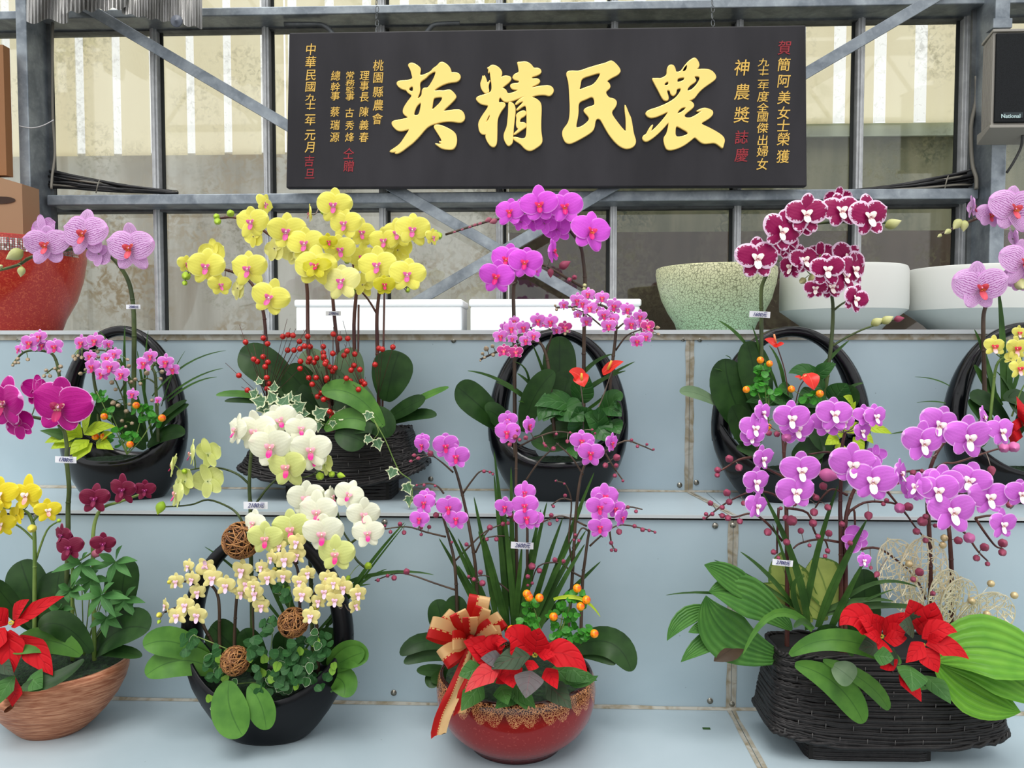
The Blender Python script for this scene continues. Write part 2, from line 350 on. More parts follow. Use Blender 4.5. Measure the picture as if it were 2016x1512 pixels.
# ---------------------------------------------------------------- signboard
YS = 2.40
sgn = thing('signboard', 'long black wooden signboard with four large gilded characters', 'signboard', P(1076, 370, YS + .02))
c = [P(563, 370, YS), P(1589, 367, YS), P(1587, 49, YS), P(569, 64, YS)]
m = MB(); m.add([*c, *[v + Vector((0, .028, 0)) for v in c]], [(0, 1, 2, 3), (7, 6, 5, 4), (0, 4, 5, 1), (1, 5, 6, 2), (2, 6, 7, 3), (3, 7, 4, 0)])
bevel(m.obj('board', M['board'], sgn, False), .004)
EX = (P(1108, 200, YS) - P(1008, 200, YS)).x / 100
def carve(ox, oy, loops):
    import mathutils
    def inside(p, poly):
        r = False
        for (x0, y0), (x1, y1) in zip(poly, poly[1:] + poly[:1]):
            if (y0 > p[1]) != (y1 > p[1]) and p[0] < (x1 - x0) * (p[1] - y0) / (y1 - y0) + x0: r = not r
        return r
    outer = [l for l in loops if not any(l is not k and all(inside(q, k) for q in l) for k in loops)]
    full = MB(); sharp = None
    for o_ in outer:
        me = carve1(ox, oy, [o_] + [l for l in loops if l not in outer and inside(l[0], o_)])
        full.add([v.co for v in me.vertices], [tuple(p.vertices) for p in me.polygons])
    me = full.mesh('character', M['goldc']); me.set_sharp_from_angle(angle=R_(50))
    o = link('character', me, sgn, Matrix.Translation((0, YS - .0045, 0)) @ Matrix.Rotation(pi / 2, 4, 'X')); tag(o, 'large gilded brush character'); return o
def carve1(ox, oy, loops):
    """outline(s) and holes in zoomed pixels -> one filled, bevelled gilded character"""
    cu = bpy.data.curves.new('character', 'CURVE'); cu.dimensions = '2D'; cu.fill_mode = 'BOTH'
    for lp in loops:
        pts = [P(ox + a / 7.56, oy + b / 7.56, YS) for a, b in lp]
        sp = cu.splines.new('NURBS'); sp.points.add(len(pts) - 1)
        for q, p in zip(sp.points, pts): q.co = (p.x, p.z, 0, 1)
        sp.use_cyclic_u = True; sp.order_u = 3; sp.resolution_u = 3
    cu.extrude = .002; cu.bevel_depth = .0024; cu.offset = -.0008; cu.bevel_resolution = 3
    tmp = bpy.data.objects.new('tmp', cu); COL.objects.link(tmp)
    me = bpy.data.meshes.new_from_object(tmp.evaluated_get(bpy.context.evaluated_depsgraph_get())); bpy.data.objects.remove(tmp)
    return me
carve(760, 110, [[(330,150),(365,120),(420,122),(520,190),(515,240),(500,320),(620,275),(680,240),(700,205),(770,160),(800,115),(850,103),(930,155),(972,225),(968,265),(1020,258),(1080,272),(1112,310),(1105,360),(1060,400),(960,405),(860,435),(760,490),(705,540),(790,528),(870,535),(930,515),(975,525),(1045,600),(1045,640),(960,730),(830,845),(930,825),(1060,810),(1120,820),(1165,870),(1178,940),(1150,990),(1090,1005),(1010,985),(880,985),(740,1015),(640,1055),(590,1100),(500,1210),(400,1310),(330,1360),(270,1410),(180,1465),(130,1460),(180,1430),(110,1445),(50,1435),(130,1385),(220,1320),(290,1210),(370,1090),(300,1115),(230,1130),(170,1120),(110,1060),(90,1010),(110,980),(200,965),(320,940),(340,925),(280,890),(258,850),(265,790),(330,690),(370,640),(400,600),(330,560),(305,515),(270,515),(200,480),(165,430),(175,395),(240,382),(330,378),(410,355),(390,290),(375,220)],
 [(500,400),(600,345),(645,285),(755,228),(735,310),(690,400),(625,498),(575,487),(540,520),(545,600),(470,665),(475,620),(500,575),(512,500)],[(320,515),(410,440),(415,560)],[(708,640),(760,625),(860,620),(820,700),(750,770),(680,830),(695,740)],[(535,690),(470,745),(435,810),(410,900),(480,900),(505,860),(520,790)],
 [(715,1060),(745,1035),(810,1040),(900,1075),(1000,1130),(1045,1180),(1058,1260),(1045,1350),(1000,1405),(900,1400),(830,1385),(770,1345),(730,1310),(790,1325),(850,1325),(780,1280),(850,1290),(800,1200),(740,1110)]])
carve(930, 110, [[(220,195),(250,185),(285,150),(340,155),(400,190),(440,245),(440,290),(415,350),(455,315),(510,310),(560,320),(578,345),(570,380),(520,430),(430,495),(460,495),(505,520),(520,580),(600,565),(700,520),(640,515),(590,505),(565,465),(575,435),(640,420),(700,420),(700,380),(630,370),(604,345),(604,322),(630,285),(700,260),(690,200),(680,140),(668,108),(720,110),(775,97),(840,115),(890,160),(910,200),(960,195),(1005,205),(1025,240),(1015,275),(960,305),(880,325),(880,360),(940,350),(990,360),(1008,395),(980,430),(890,470),(880,495),(960,470),(1080,455),(1150,455),(1200,490),(1208,540),(1180,590),(1140,610),(1090,590),(1010,590),(920,605),(870,630),(930,640),(990,680),(1025,730),(1025,850),(1018,1000),(1020,1150),(1043,1270),(1020,1330),(950,1380),(880,1420),(820,1415),(770,1380),(730,1330),(680,1295),(620,1260),(610,1215),(680,1230),(740,1245),(800,1235),(812,1100),(812,900),(805,740),(740,770),(660,830),(660,800),(780,690),(720,690),(650,745),(640,720),(700,660),(790,610),(740,625),(640,665),(560,695),(490,700),(440,660),(425,625),(390,650),(395,720),(430,700),(490,715),(490,760),(430,830),(395,900),(370,960),(368,1150),(365,1320),(330,1368),(280,1355),(240,1310),(205,1240),(200,1190),(215,1175),(150,1180),(110,1140),(95,1060),(95,1000),(150,900),(260,750),(200,742),(120,725),(60,665),(65,630),(120,605),(200,585),(290,550),(295,450),(275,330),(265,230),(235,280),(250,210)],
 [(175,1045),(262,860),(270,930)],[(180,295),(215,380),(222,430),(275,360),(232,460),(248,520),(240,560),(200,575),(160,540),(130,480),(125,410),(150,360),(155,300),(175,340)],
 [(540,720),(550,700),(600,710),(635,760),(640,840),(632,900),(622,1000),(610,1100),(605,1200),(600,1310),(550,1350),(520,1340),(480,1270),(468,1190),(490,1130),(520,1060),(530,950),(540,850)],
 [(650,895),(690,850),(760,825),(797,840),(797,880),(770,915),(710,940),(700,1010),(760,1000),(800,1020),(800,1070),(760,1095),(625,1190),(620,1165),(700,1095),(660,1080),(655,1000),(665,930)]])
carve(1100, 110, [[(110,285),(130,245),(200,235),(300,245),(430,195),(600,145),(700,120),(760,88),(800,92),(860,145),(912,215),(910,255),(870,300),(780,340),(700,395),(740,410),(765,460),(750,505),(680,550),(745,645),(800,642),(850,675),(860,720),(830,790),(765,855),(860,990),(1000,1165),(1000,1080),(1000,950),(985,850),(978,735),(1000,770),(1040,880),(1070,930),(1090,1050),(1110,1180),(1145,1270),(1130,1340),(1070,1385),(1000,1392),(930,1370),(850,1310),(750,1190),(670,1050),(610,935),(540,955),(530,1080),(490,1145),(370,1220),(200,1310),(140,1315),(90,1290),(52,1190),(60,1110),(130,1030),(160,950),(170,800),(160,600),(150,400)],
 [(330,345),(470,305),(635,250),(590,350),(510,450),(400,480),(295,530),(320,450)],[(285,700),(400,660),(515,600),(545,750),(460,765),(380,800),(370,840),(440,910),(460,960),(380,1040),(300,1080),(245,1085),(275,950),(290,850)]])
carve(1260, 110, [[(172,345),(210,350),(260,345),(300,355),(400,305),(395,215),(420,160),(460,145),(500,160),(522,220),(525,260),(600,250),(650,170),(720,90),(800,38),(840,65),(878,140),(860,190),(820,220),(900,212),(1000,212),(1070,240),(1125,310),(1115,360),(1050,410),(930,490),(850,570),(800,650),(700,685),(760,690),(800,740),(780,790),(620,905),(710,945),(800,915),(890,850),(930,830),(815,840),(900,800),(960,785),(1010,800),(1070,825),(1080,870),(1050,920),(960,980),(880,1020),(1000,1070),(1130,1140),(1220,1200),(1255,1260),(1235,1330),(1222,1390),(1190,1360),(1110,1300),(1030,1310),(940,1320),(870,1275),(810,1210),(760,1260),(640,1350),(520,1400),(430,1415),(380,1390),(350,1290),(350,1220),(390,1180),(415,1080),(430,980),(350,1080),(230,1200),(130,1270),(80,1288),(40,1260),(32,1220),(60,1190),(90,1180),(130,1090),(195,1020),(160,1110),(150,1150),(250,1060),(370,920),(430,830),(330,880),(210,930),(130,930),(85,890),(80,860),(120,820),(260,780),(400,720),(530,640),(600,540),(610,490),(535,500),(530,570),(490,612),(450,580),(445,525),(380,515),(420,630),(410,670),(370,680),(330,650),(270,530),(210,420)],
 [(340,435),(415,380),(425,440),(380,460)],[(545,400),(545,350),(600,335),(660,330),(650,380),(560,410)],[(600,260),(700,110),(690,235)],[(780,315),(905,315),(850,430),(760,525),(680,540),(720,460),(820,400),(825,360)],[(525,885),(600,780),(700,770),(620,850)],[(530,1045),(600,1085),(740,1160),(640,1210),(520,1225),(515,1120)]])
TXT = {}
def text(body, px, py, size, Y, mat, parent, name='character', shear=.12, off=.004, rot=0., sx=1., depth=.0006):
    k = (body, mat, off, shear)
    if k not in TXT:
        cu = bpy.data.curves.new(name, 'FONT'); cu.body = body; cu.align_x = 'CENTER'; cu.align_y = 'CENTER'; cu.shear = shear; cu.offset = off; cu.extrude = .02; cu.resolution_u = 2
        tmp = bpy.data.objects.new('tmp', cu); COL.objects.link(tmp)
        me = bpy.data.meshes.new_from_object(tmp.evaluated_get(bpy.context.evaluated_depsgraph_get())); bpy.data.objects.remove(tmp)
        me.materials.clear(); me.materials.append(M[mat])
        xs_ = [v.co.x for v in me.vertices]; ys_ = [v.co.y for v in me.vertices]; mx = (min(xs_) + max(xs_)) / 2; my = (min(ys_) + max(ys_)) / 2; h = max(ys_) - min(ys_)
        for v in me.vertices: v.co.x -= mx; v.co.y -= my
        TXT[k] = me
    p = P(px, py, Y); s = size * S(Y)
    return link(name, TXT[k], parent, Matrix.Translation(p) @ Matrix.Rotation(rot, 4, 'Y') @ Matrix.Rotation(pi / 2, 4, 'X') @ Matrix.Diagonal((s * sx, s, .03, 1)))
def column(x, chars, size, mat='golds'):
    L_ = list(chars)
    for i, (ch, y) in enumerate(L_):
        gap = min([abs(y - q[1]) for q in L_[max(0, i - 1):i] + L_[i + 1:i + 2]] + [99]); w_ = size * 1.02; h_ = min(size * 1.08, gap * 1.02 if ch not in '二十' else gap * 1.5)
        text(ch, x + (y - 200) * -.012, y, h_, YS - .0008, mat, sgn, sx=w_ / h_ * (.9 if ch in '十' else 1))
column(611, zip('中華民國九十二年元月', (97, 122, 148, 171, 192, 206, 220, 238, 266, 290)), 22)
column(611, zip('吉旦', (317, 342)), 21, 'redp')
column(660, zip('總幹事蔡瑞源', (149, 171, 189, 220, 246, 270)), 19)
column(689, zip('常務監事古秀烽', (148, 163, 177, 191, 222, 247, 270)), 18)
column(688, zip('仝贈', (302, 327)), 22, 'redp')
column(717, zip('理事長陳義春', (149, 169, 191, 220, 246, 270)), 19)
column(744, zip('桃園縣農會', (129, 153, 181, 207, 234)), 21)
column(1543, zip('簡阿美女士榮獲', (127, 160, 192, 222, 247, 274, 308)), 25)
column(1543, [('賀', 94)], 26, 'redp')
column(1502, zip('九十二年度全國傑出婦女', (123, 139, 152, 169, 190, 212, 231, 252, 276, 298, 323)), 22)
column(1460, zip('神農獎', (133, 181, 226)), 30); column(1461, zip('誌慶', (270, 305)), 26, 'redp')
for x, y0 in ((741, -30), (1402, -30)):
    t = MB(); n = 7
    for k in range(n):
        yy = y0 + (66 - y0) * k / n; c0 = P(x + (k % 2) * 1.5, yy + 7, YS + .015); pts = [c0 + Vector((cos(a) * (.005 if k % 2 else .002), sin(a) * (.002 if k % 2 else .005), sin(a) * .011)) for a in [2 * pi * q / 10 for q in range(11)]]; t.tube(pts, .0012, 5)
    o = t.obj('hanging_chain', M['galvd']); tag(o, 'thin wire chain holding up the signboard %s' % ('above its left part' if x < 1000 else 'near its right end'), 'chain')
COL.objects  # signboard done
# ---------------------------------------------------------------- pots on the top tread
def pot(name, label, cx, Y, prof, mat, cat='flowerpot', sy=1., extra=None, group=None):
    """prof: (half width px, y px) outside from top to bottom"""
    s = S(Y); zt_ = P(cx, prof[0][1], Y).z; base = P(cx, prof[-1][1], Y); zb = base.z
    t = thing(name, label, cat, (base.x, Y, zb), group)
    pr = [(hw * s, P(cx, y, Y).z) for hw, y in prof]
    th = .006
    inner = [(max(r - th, .002), z + (0 if i else -.002)) for i, (r, z) in enumerate(pr)]
    full = [(0.0005, inner[-1][1] + .012)] + [(r, z) for r, z in inner[::-1][1:]] + [(pr[0][0] - th / 2, pr[0][1] + .002)] + pr + [(.0005, zb)]
    full[-1] = (.0005, zb); m = MB(); m.lathe(full, 56, 1, sy, (base.x, Y, 0)); o = m.obj('body', M[mat], t, True, True); return t
def crackle():
    t = NT('green crackle glaze'); c = t.co(); w = t.noise(c, 30, 2); n = t.n.new('ShaderNodeVectorMath'); n.operation = 'ADD'
    mm = t.n.new('ShaderNodeCombineXYZ'); t.set(mm.inputs[0], t.M('MULTIPLY', w, .02)); t.set(mm.inputs[2], t.M('MULTIPLY', w, .03)); t.set(n.inputs[0], c); t.set(n.inputs[1], mm.outputs[0])
    d = t.vor(n.outputs[0], 125); f = t.mr(d, .03, .10, .75, 0); base = t.mix(t.mr(t.sep(c)[2], ZT3, ZT3 + .17), (168, 204, 164), (216, 216, 174))
    return t.P(col=t.mix(f, base, (84, 92, 60)), rough=.35, nor=t.bump(f, -.3, .002)).m
M['crackle'] = crackle()
def redglit():
    t = NT('red speckled lacquer'); c = t.co(); n = t.noise(c, 110, 3, 2.); return t.P(col=t.mix(t.mr(n, .5, .75), (172, 34, 22), (214, 96, 62)), rough=.3, coat=.3).m
M['redg'] = redglit()
M['wpot'] = plain('white satin ceramic', (206, 208, 202), .45)
pot('flowerpot', 'large green crackle-glazed bowl pot on the top tread', 1408, 2.22, [(114, 530), (115, 540), (112, 560), (104, 590), (92, 615), (78, 637), (73, 652)], 'crackle')
pot('flowerpot', 'white ceramic pot right of the green crackle pot', 1657, 2.24, [(113, 530), (115, 536), (116, 600), (115, 612), (102, 622), (78, 640), (66, 654)], 'wpot', group='pots on the top tread')
pot('flowerpot', 'white ceramic pot at the right edge under the striped pink orchid', 1910, 2.24, [(115, 532), (117, 538), (119, 600), (118, 612), (104, 622), (80, 640), (68, 654)], 'wpot', group='pots on the top tread')
rp_ = pot('flowerpot', 'large red speckled pot with a sequin band at the left edge', 0, 2.2, [(158, 478), (158, 486), (157, 510), (150, 550), (138, 590), (118, 628), (108, 656)], 'redg')
sq = MB(); s = S(2.2)
for r in range(6):
    z = P(0, 487 + r * 4.0, 2.2).z
    for k in range(120):
        a = pi + pi * k / 119; rr = 159.5 * s - r * .0002; cx_ = P(0, 500, 2.2).x; ca, sa = cos(a), sin(a); cc = Vector((cx_ + rr * ca, 2.2 + rr * sa, z)); tx = Vector((-sa, ca, random.uniform(-.2, .2))) * .0023; nz = Vector((0, 0, .0024)) + Vector((ca, sa, 0)) * random.uniform(-.0008, .0008); pr = Vector((ca, sa, 0)) * .001
        sq.add([cc - tx - nz + pr, cc + tx - nz + pr, cc + tx + nz + pr, cc - tx + nz + pr], [(0, 1, 2, 3)])
o = sq.obj('sequin_band', plain('silver sequins', (205, 205, 200), .15, .9), rp_, False); o['kind'] = 'stuff'
# foam boxes
for i, (x0, x1, lb) in enumerate(((579, 911, 'white foam box behind the yellow orchid stems'), (923, 1263, 'white foam box behind the magenta orchid, right of the other foam box'))):
    a = P(x0, 640, 2.24); b = P(x1, 640, 2.24); zt_ = P(900, 589, 2.24).z
    t = thing('foam_box', lb, 'box', ((a.x + b.x) / 2, 2.34, ZT3), 'foam boxes on the top tread')
    bevel(MB().box((a.x + .004, 2.244, ZT3 + .001), (b.x - .004, 2.42, zt_ - .02)).obj('box_body', M['white'], t, False), .006, 3)
    bevel(MB().box((a.x, 2.24, zt_ - .021), (b.x, 2.424, zt_)).obj('lid', M['white'], t, False), .006, 3)
# loudspeaker
YP = 2.30
t = thing('loudspeaker', 'grey boxed loudspeaker with black grille mounted on the right post', 'loudspeaker', P(1990, 268, YP))
gry = plain('beige-grey speaker case', (150, 146, 138), .5); x0 = P(1953, 160, YP).x; x1 = P(2075, 160, YP).x; zt_ = P(1960, 64, YP).z; zb = P(1960, 247, YP).z; xb0 = P(1934, 160, YP + .1).x; xb1 = x1 - .01
def frus(name, f, g, z0, z1, mt, z0b=None):
    m = MB(); z0b = z0 if z0b is None else z0b
    m.add([(f[0], f[1], z0), (f[2], f[1], z0), (g[2], g[1], z0b), (g[0], g[1], z0b), (f[0], f[1], z1), (f[2], f[1], z1), (g[2], g[1], z1), (g[0], g[1], z1)], [(0, 3, 2, 1), (4, 5, 6, 7), (0, 1, 5, 4), (1, 2, 6, 5), (2, 3, 7, 6), (3, 0, 4, 7)])
    return bevel(m.obj(name, mt, t, False), .0015)
frus('case', (x0, YP, x1), (xb0, YP + .1, xb1), zb, zt_, gry)
frus('top_plate', (x0 - .004, YP - .006, x1 + .01), (xb0 - .006, YP + .1, xb1), zt_, zt_ + .008, gry)
frus('bottom_plate', (x0 - .006, YP - .006, x1 + .01), (xb0 - .012, YP + .1, xb1), zb - .008, zb, gry, zb - .03)
g = NT('black speaker grille'); cc = g.co(); g.P(col=g.mix(g.mr(g.vor(cc, 420, 'F1'), .2, .5), (6, 8, 9), (22, 25, 28)), rough=.6, spec=.2)
bevel(MB().box((x0 + .006, YP - .008, zb + .006), (x1 - .006, YP + .001, zt_ - .004)).obj('grille', g.m, t, False), .003)
MB().box((P(1971, 228, YP).x, YP - .0095, P(1990, 234, YP).z), (P(2010, 228, YP).x, YP - .008, P(1990, 223, YP).z)).obj('name_plate', plain('dark plate', (14, 32, 36), .4), t, False)
text('National', 1990, 228.5, 10.5, YP - .0098, 'logo', t, 'lettering', 0, .02)
for k in range(7):
    u = (k + .5) / 7; xx = x0 + (xb0 - x0) * u; yy = YP + .1 * u; MB().box((xx - .0012, yy - .0015, zb + .01), (xx + .001, yy + .0015, zt_ - .01)).obj('case_rib', gry, t, False)
MB().box((P(1948, 44, 2.38).x, 2.36, P(1950, 60, 2.38).z), (P(1985, 44, 2.38).x, 2.40, P(1950, 42, 2.38).z)).obj('bracket', M['galv'], t, False)
o = MB().tube(smooth([P(2013, 266, 2.34), P(2010, 290, 2.36), P(1995, 320, 2.37), P(1982, 340, 2.39)]), .004, 6).obj('speaker_cable', plain('grey cable', (60, 60, 60), .5)); tag(o, 'dark cable hanging below the loudspeaker', 'cable')
# cable bundles
cabm = [plain('black cable', (24, 24, 26), .5), plain('grey cable sheath', (120, 116, 106), .5), plain('dark grey cable', (52, 52, 54), .5)]
def bundle(label, pts, n, spread, Y, tie=None, name='cable_bundle'):
    t = thing(name, label, 'cables', P(*pts[0], Y))
    for k in range(n):
        f = k / (n - 1); pp = []
        for i, (x, y) in enumerate(pts):
            u = i / (len(pts) - 1); sp = spread * (1 - u) + 2 * u
            pp.append(P(x, y + (f - .5) * sp + random.uniform(-2, 2) * (1 - u), Y + random.uniform(-.02, .02)))
        MB().tube(smooth(pp), random.choice((.0035, .004, .005)), 6).obj('cable', cabm[0 if k % 4 else (1 if k % 8 else 2)], t)
    if tie: MB().tube(smooth([P(tie[0] - 3, tie[1] + 14, Y - .03), P(tie[0], tie[1], Y - .035), P(tie[0] + 4, tie[1] - 12, Y - .02)]), .002, 5).obj('cable_tie', cabm[1], t)
bundle('bundle of black cables fanning to the left post above the rail', [(96, 352), (140, 358), (200, 366), (260, 372), (350, 379)], 15, 34, 2.50, (192, 366))
bundle('bundle of black cables fanning to the right post above the rail', [(1925, 350), (1880, 356), (1820, 364), (1760, 370), (1660, 378)], 15, 36, 2.50, (1863, 358))
o = MB().tube(smooth([P(104, 40, 2.49), P(103, 150, 2.49), P(104, 235, 2.49), P(108, 300, 2.48), P(103, 345, 2.46), P(101, 372, 2.45)]), .004, 6).obj('cable', cabm[1]); tag(o, 'grey cable running down beside the left post', 'cable')
o = MB().tube(smooth([P(1922, 150, 2.5), P(1921, 200, 2.5), P(1912, 250, 2.49), P(1914, 320, 2.48), P(1922, 350, 2.46), P(1922, 372, 2.45)]), .006, 6).obj('cable', cabm[1]); tag(o, 'beige cable running down beside the right post', 'cable')
o = MB().tube(smooth([P(38, 248, 2.395), P(62, 252, 2.39), P(85, 247, 2.39), P(106, 236, 2.40)]), .0015, 5).obj('string', plain('white string', (190, 190, 190), .7)); tag(o, 'white string tied around the left post', 'string')
# folded silver shade sheet over the left post
def silver():
    t = NT('silver shade sheet'); u = t.co('UV'); x = t.sep(u); st = t.M('SINE', t.M('MULTIPLY', x[0], 620.)); n = t.noise(t.co(), 20, 3)
    return t.P(col=t.mix(t.mr(st, .1, .6), (150, 148, 146), (225, 225, 222)), rough=.28, metal=.55, nor=t.bump(st, .6, .003), alpha=1.).m
M['silver'] = silver()
t = thing('shade_sheet', 'crumpled silver shade sheet hanging over the top of the left post', 'sheet', P(220, 20, 2.36))
def drape(x0, x1, ybot, Y, n=60, amp=.012, fr=14., dark=0):
    rows = []
    for j in range(9):
        v = j / 8; rows.append([P(x0 + (x1 - x0) * i / n, -90 + (ybot(i / n) + 90) * v, Y + amp * sin(i / n * fr * 2 * pi + v * 1.5) * (.4 + v) + .02 * sin(i / n * 9 + v * 3)) for i in range(n + 1)])
    MB().grid(rows).obj('drape', M['silver'], t)
drape(52, 135, lambda u: 42 + 5 * sin(u * 9), 2.36, 150, .005, 13)
drape(120, 250, lambda u: 26 - 10 * u + 3 * sin(u * 30), 2.35, 240, .007, 16)
drape(240, 398, lambda u: 26 + 30 * u + 2 * sin(u * 40), 2.34, 300, .0035, 30)
m = MB(); m.lathe([(.0005, .008), (.004, .007), (.006, .003), (.016, .004), (.0185, .002), (.0185, 0), (.0005, 0)], 24)
o = m.obj('round_disc', plain('grey plastic disc', (86, 92, 104), .4), t); o.matrix_basis = Matrix.Translation(P(348, 42, 2.325)) @ Matrix.Rotation(pi / 2, 4, 'X')
# cardboard at left
cbm = plain('brown cardboard', (158, 124, 94), .85)
t = thing('cardboard_box', 'brown cardboard box with a dark hand hole beside the left post', 'box', P(0, 470, 2.3))
a = P(-150, 470, 2.3); b = P(46, 470, 2.3)
m = MB(); zt_ = P(20, 335, 2.3).z; z2_ = P(44, 362, 2.3).z
m.add([(a.x, 2.3, ZT3), (b.x, 2.3, ZT3), (b.x, 2.3, z2_), (a.x, 2.3, zt_ + .05), (a.x, 2.38, ZT3), (b.x, 2.38, ZT3), (b.x, 2.38, z2_), (a.x, 2.38, zt_ + .05)], [(0, 1, 2, 3), (5, 4, 7, 6), (1, 5, 6, 2), (3, 2, 6, 7), (0, 3, 7, 4)]); m.obj('box_body', cbm, t, False)
c0 = P(2, 394, 2.298); m = MB(); m.add([c0 + Vector((.045 * cos(q), 0, .011 * sin(q))) for q in [2 * pi * k / 16 for k in range(16)]], [tuple(range(16))]); m.obj('hand_hole', plain('dark hole', (58, 40, 30), .9), t, False)
o = MB().box((P(-60, 200, 2.35).x, 2.35, P(0, 345, 2.35).z), (P(9, 200, 2.35).x, 2.38, P(0, 88, 2.35).z)).obj('wood_plank', plain('brown wood', (142, 96, 56), .6), None, False); tag(o, 'upright brown plank at the left edge above the cardboard box', 'plank')
# ---------------------------------------------------------------- baskets and bowls
def arch_basket(label, cx, x0, x1, top, bot, rim, bhw, D=.6, mat='blk', group='black arch-handled basket pots', wide=.42, thick=17, side=.52):
    c = PZ(cx, bot, ZT2 if bot < 1100 else ZT1); Y = c.y + bhw * S(c.y) * D * .9; c = Vector((P(cx, bot, Y).x, Y, c.z)); s = S(Y)
    A = (x1 - x0) / 2 * s; b = bhw * s; H = P(cx, top, Y).z - c.z; zr = P(cx, rim, Y - A * D * .7).z - c.z; zc = H * wide; zs = H * side
    t = thing('arch_basket_pot', label, 'flowerpot', c, group)
    def X(z): return b + (A - b) * sin(pi / 2 * max(z, 0) / zc) ** .8 if z < zc else A * math.sqrt(max(0, 1 - ((z - zc) / (H - zc)) ** 2))
    n = 56; th = .007
    def ring(u, off):
        out = []
        for k in range(n):
            a = 2 * pi * k / n; r = zr + (zs - zr) * abs(cos(a)) ** 3.2; z = max(u * r, 0); xx = max(X(z) - off, .001); ww = xx * D * (1 - .45 * max(0, (z - zr) / (zs - zr + 1e-6)) ** 1)
            out.append(c + Vector((xx * cos(a), ww * sin(a), z + (off if u == 0 else 0))))
        return out
    us = [0, .04, .12, .25, .4, .55, .7, .85, 1.0]
    rows = [ring(u, 0) for u in us] + [ring(u, th) for u in us[::-1]]
    m = MB(); vs = [p for r in rows for p in r]; L = len(rows)
    fs = [(i * n + k, i * n + (k + 1) % n, (i + 1) * n + (k + 1) % n, (i + 1) * n + k) for i in range(L - 1) for k in range(n)] + [tuple(range(n))[::-1], tuple((L - 1) * n + k for k in range(n))]
    m.add(vs, fs); m.obj('bowl', M[mat], t)
    ta = thick * s / 2 * 1.15; pts = []; m = MB(); N = 44; q = 12; z0_ = zs * .8
    a0 = math.asin(min(1, max(-1, (z0_ - zc) / (H - zc)))) if z0_ > zc else -0.15
    vs = []
    for i in range(N + 1):
        a = a0 + (pi - 2 * a0) * i / N; top_ = max(0, sin(a)); w = ta * (2.0 - .95 * top_ ** 2.); dd = A * D * (.46 - .26 * top_ ** 1.5)
        ce = Vector(((A - w) * cos(a), 0, zc + (H - zc - w) * sin(a))); nn = Vector((cos(a) * (H - zc), 0, sin(a) * A)).normalized()
        for k in range(q): g = 2 * pi * k / q; vs.append(c + ce + nn * (w * cos(g)) + Vector((0, dd * .62 * sin(g), 0)))
    m.add(vs, [(i * q + k, i * q + (k + 1) % q, (i + 1) * q + (k + 1) % q, (i + 1) * q + k) for i in range(N) for k in range(q)] + [tuple(range(q))[::-1], tuple(N * q + k for k in range(q))])
    m.obj('handle', M[mat], t)
    zm = zr - .012; m = MB(); rows = []
    for j in range(8):
        f = j / 7; rows.append([c + Vector(((X(zm) - th) * f * cos(a), (X(zm) - th) * D * f * sin(a), zm + .012 * (1 - f) + random.uniform(-.002, .004))) for a in [2 * pi * k / 40 for k in range(40)]])
        rows[-1].append(rows[-1][0])
    m.grid(rows); mo = m.obj('moss', M['mossg'], t); mo['kind'] = 'stuff'
    return t
arch_basket('black arch-handled basket pot on the middle tread, leftmost', 246, 115, 376, 641, 985, 906, 78)
arch_basket('black arch-handled basket pot on the middle tread with two red anthuriums', 1098, 960, 1237, 646, 987, 908, 80)
arch_basket('black arch-handled basket pot on the middle tread holding the crimson and white orchids', 1553, 1400, 1705, 642, 990, 930, 85)
arch_basket('black arch-handled basket pot at the right edge on the middle tread', 2010, 1858, 2160, 634, 992, 930, 85)
arch_basket('black arch-handled basket pot on the lowest tread with wicker balls and creeping fig', 530, 357, 707, 1040, 1466, 1376, 76, D=.6, mat='blkm', wide=.48, thick=17, side=.5)
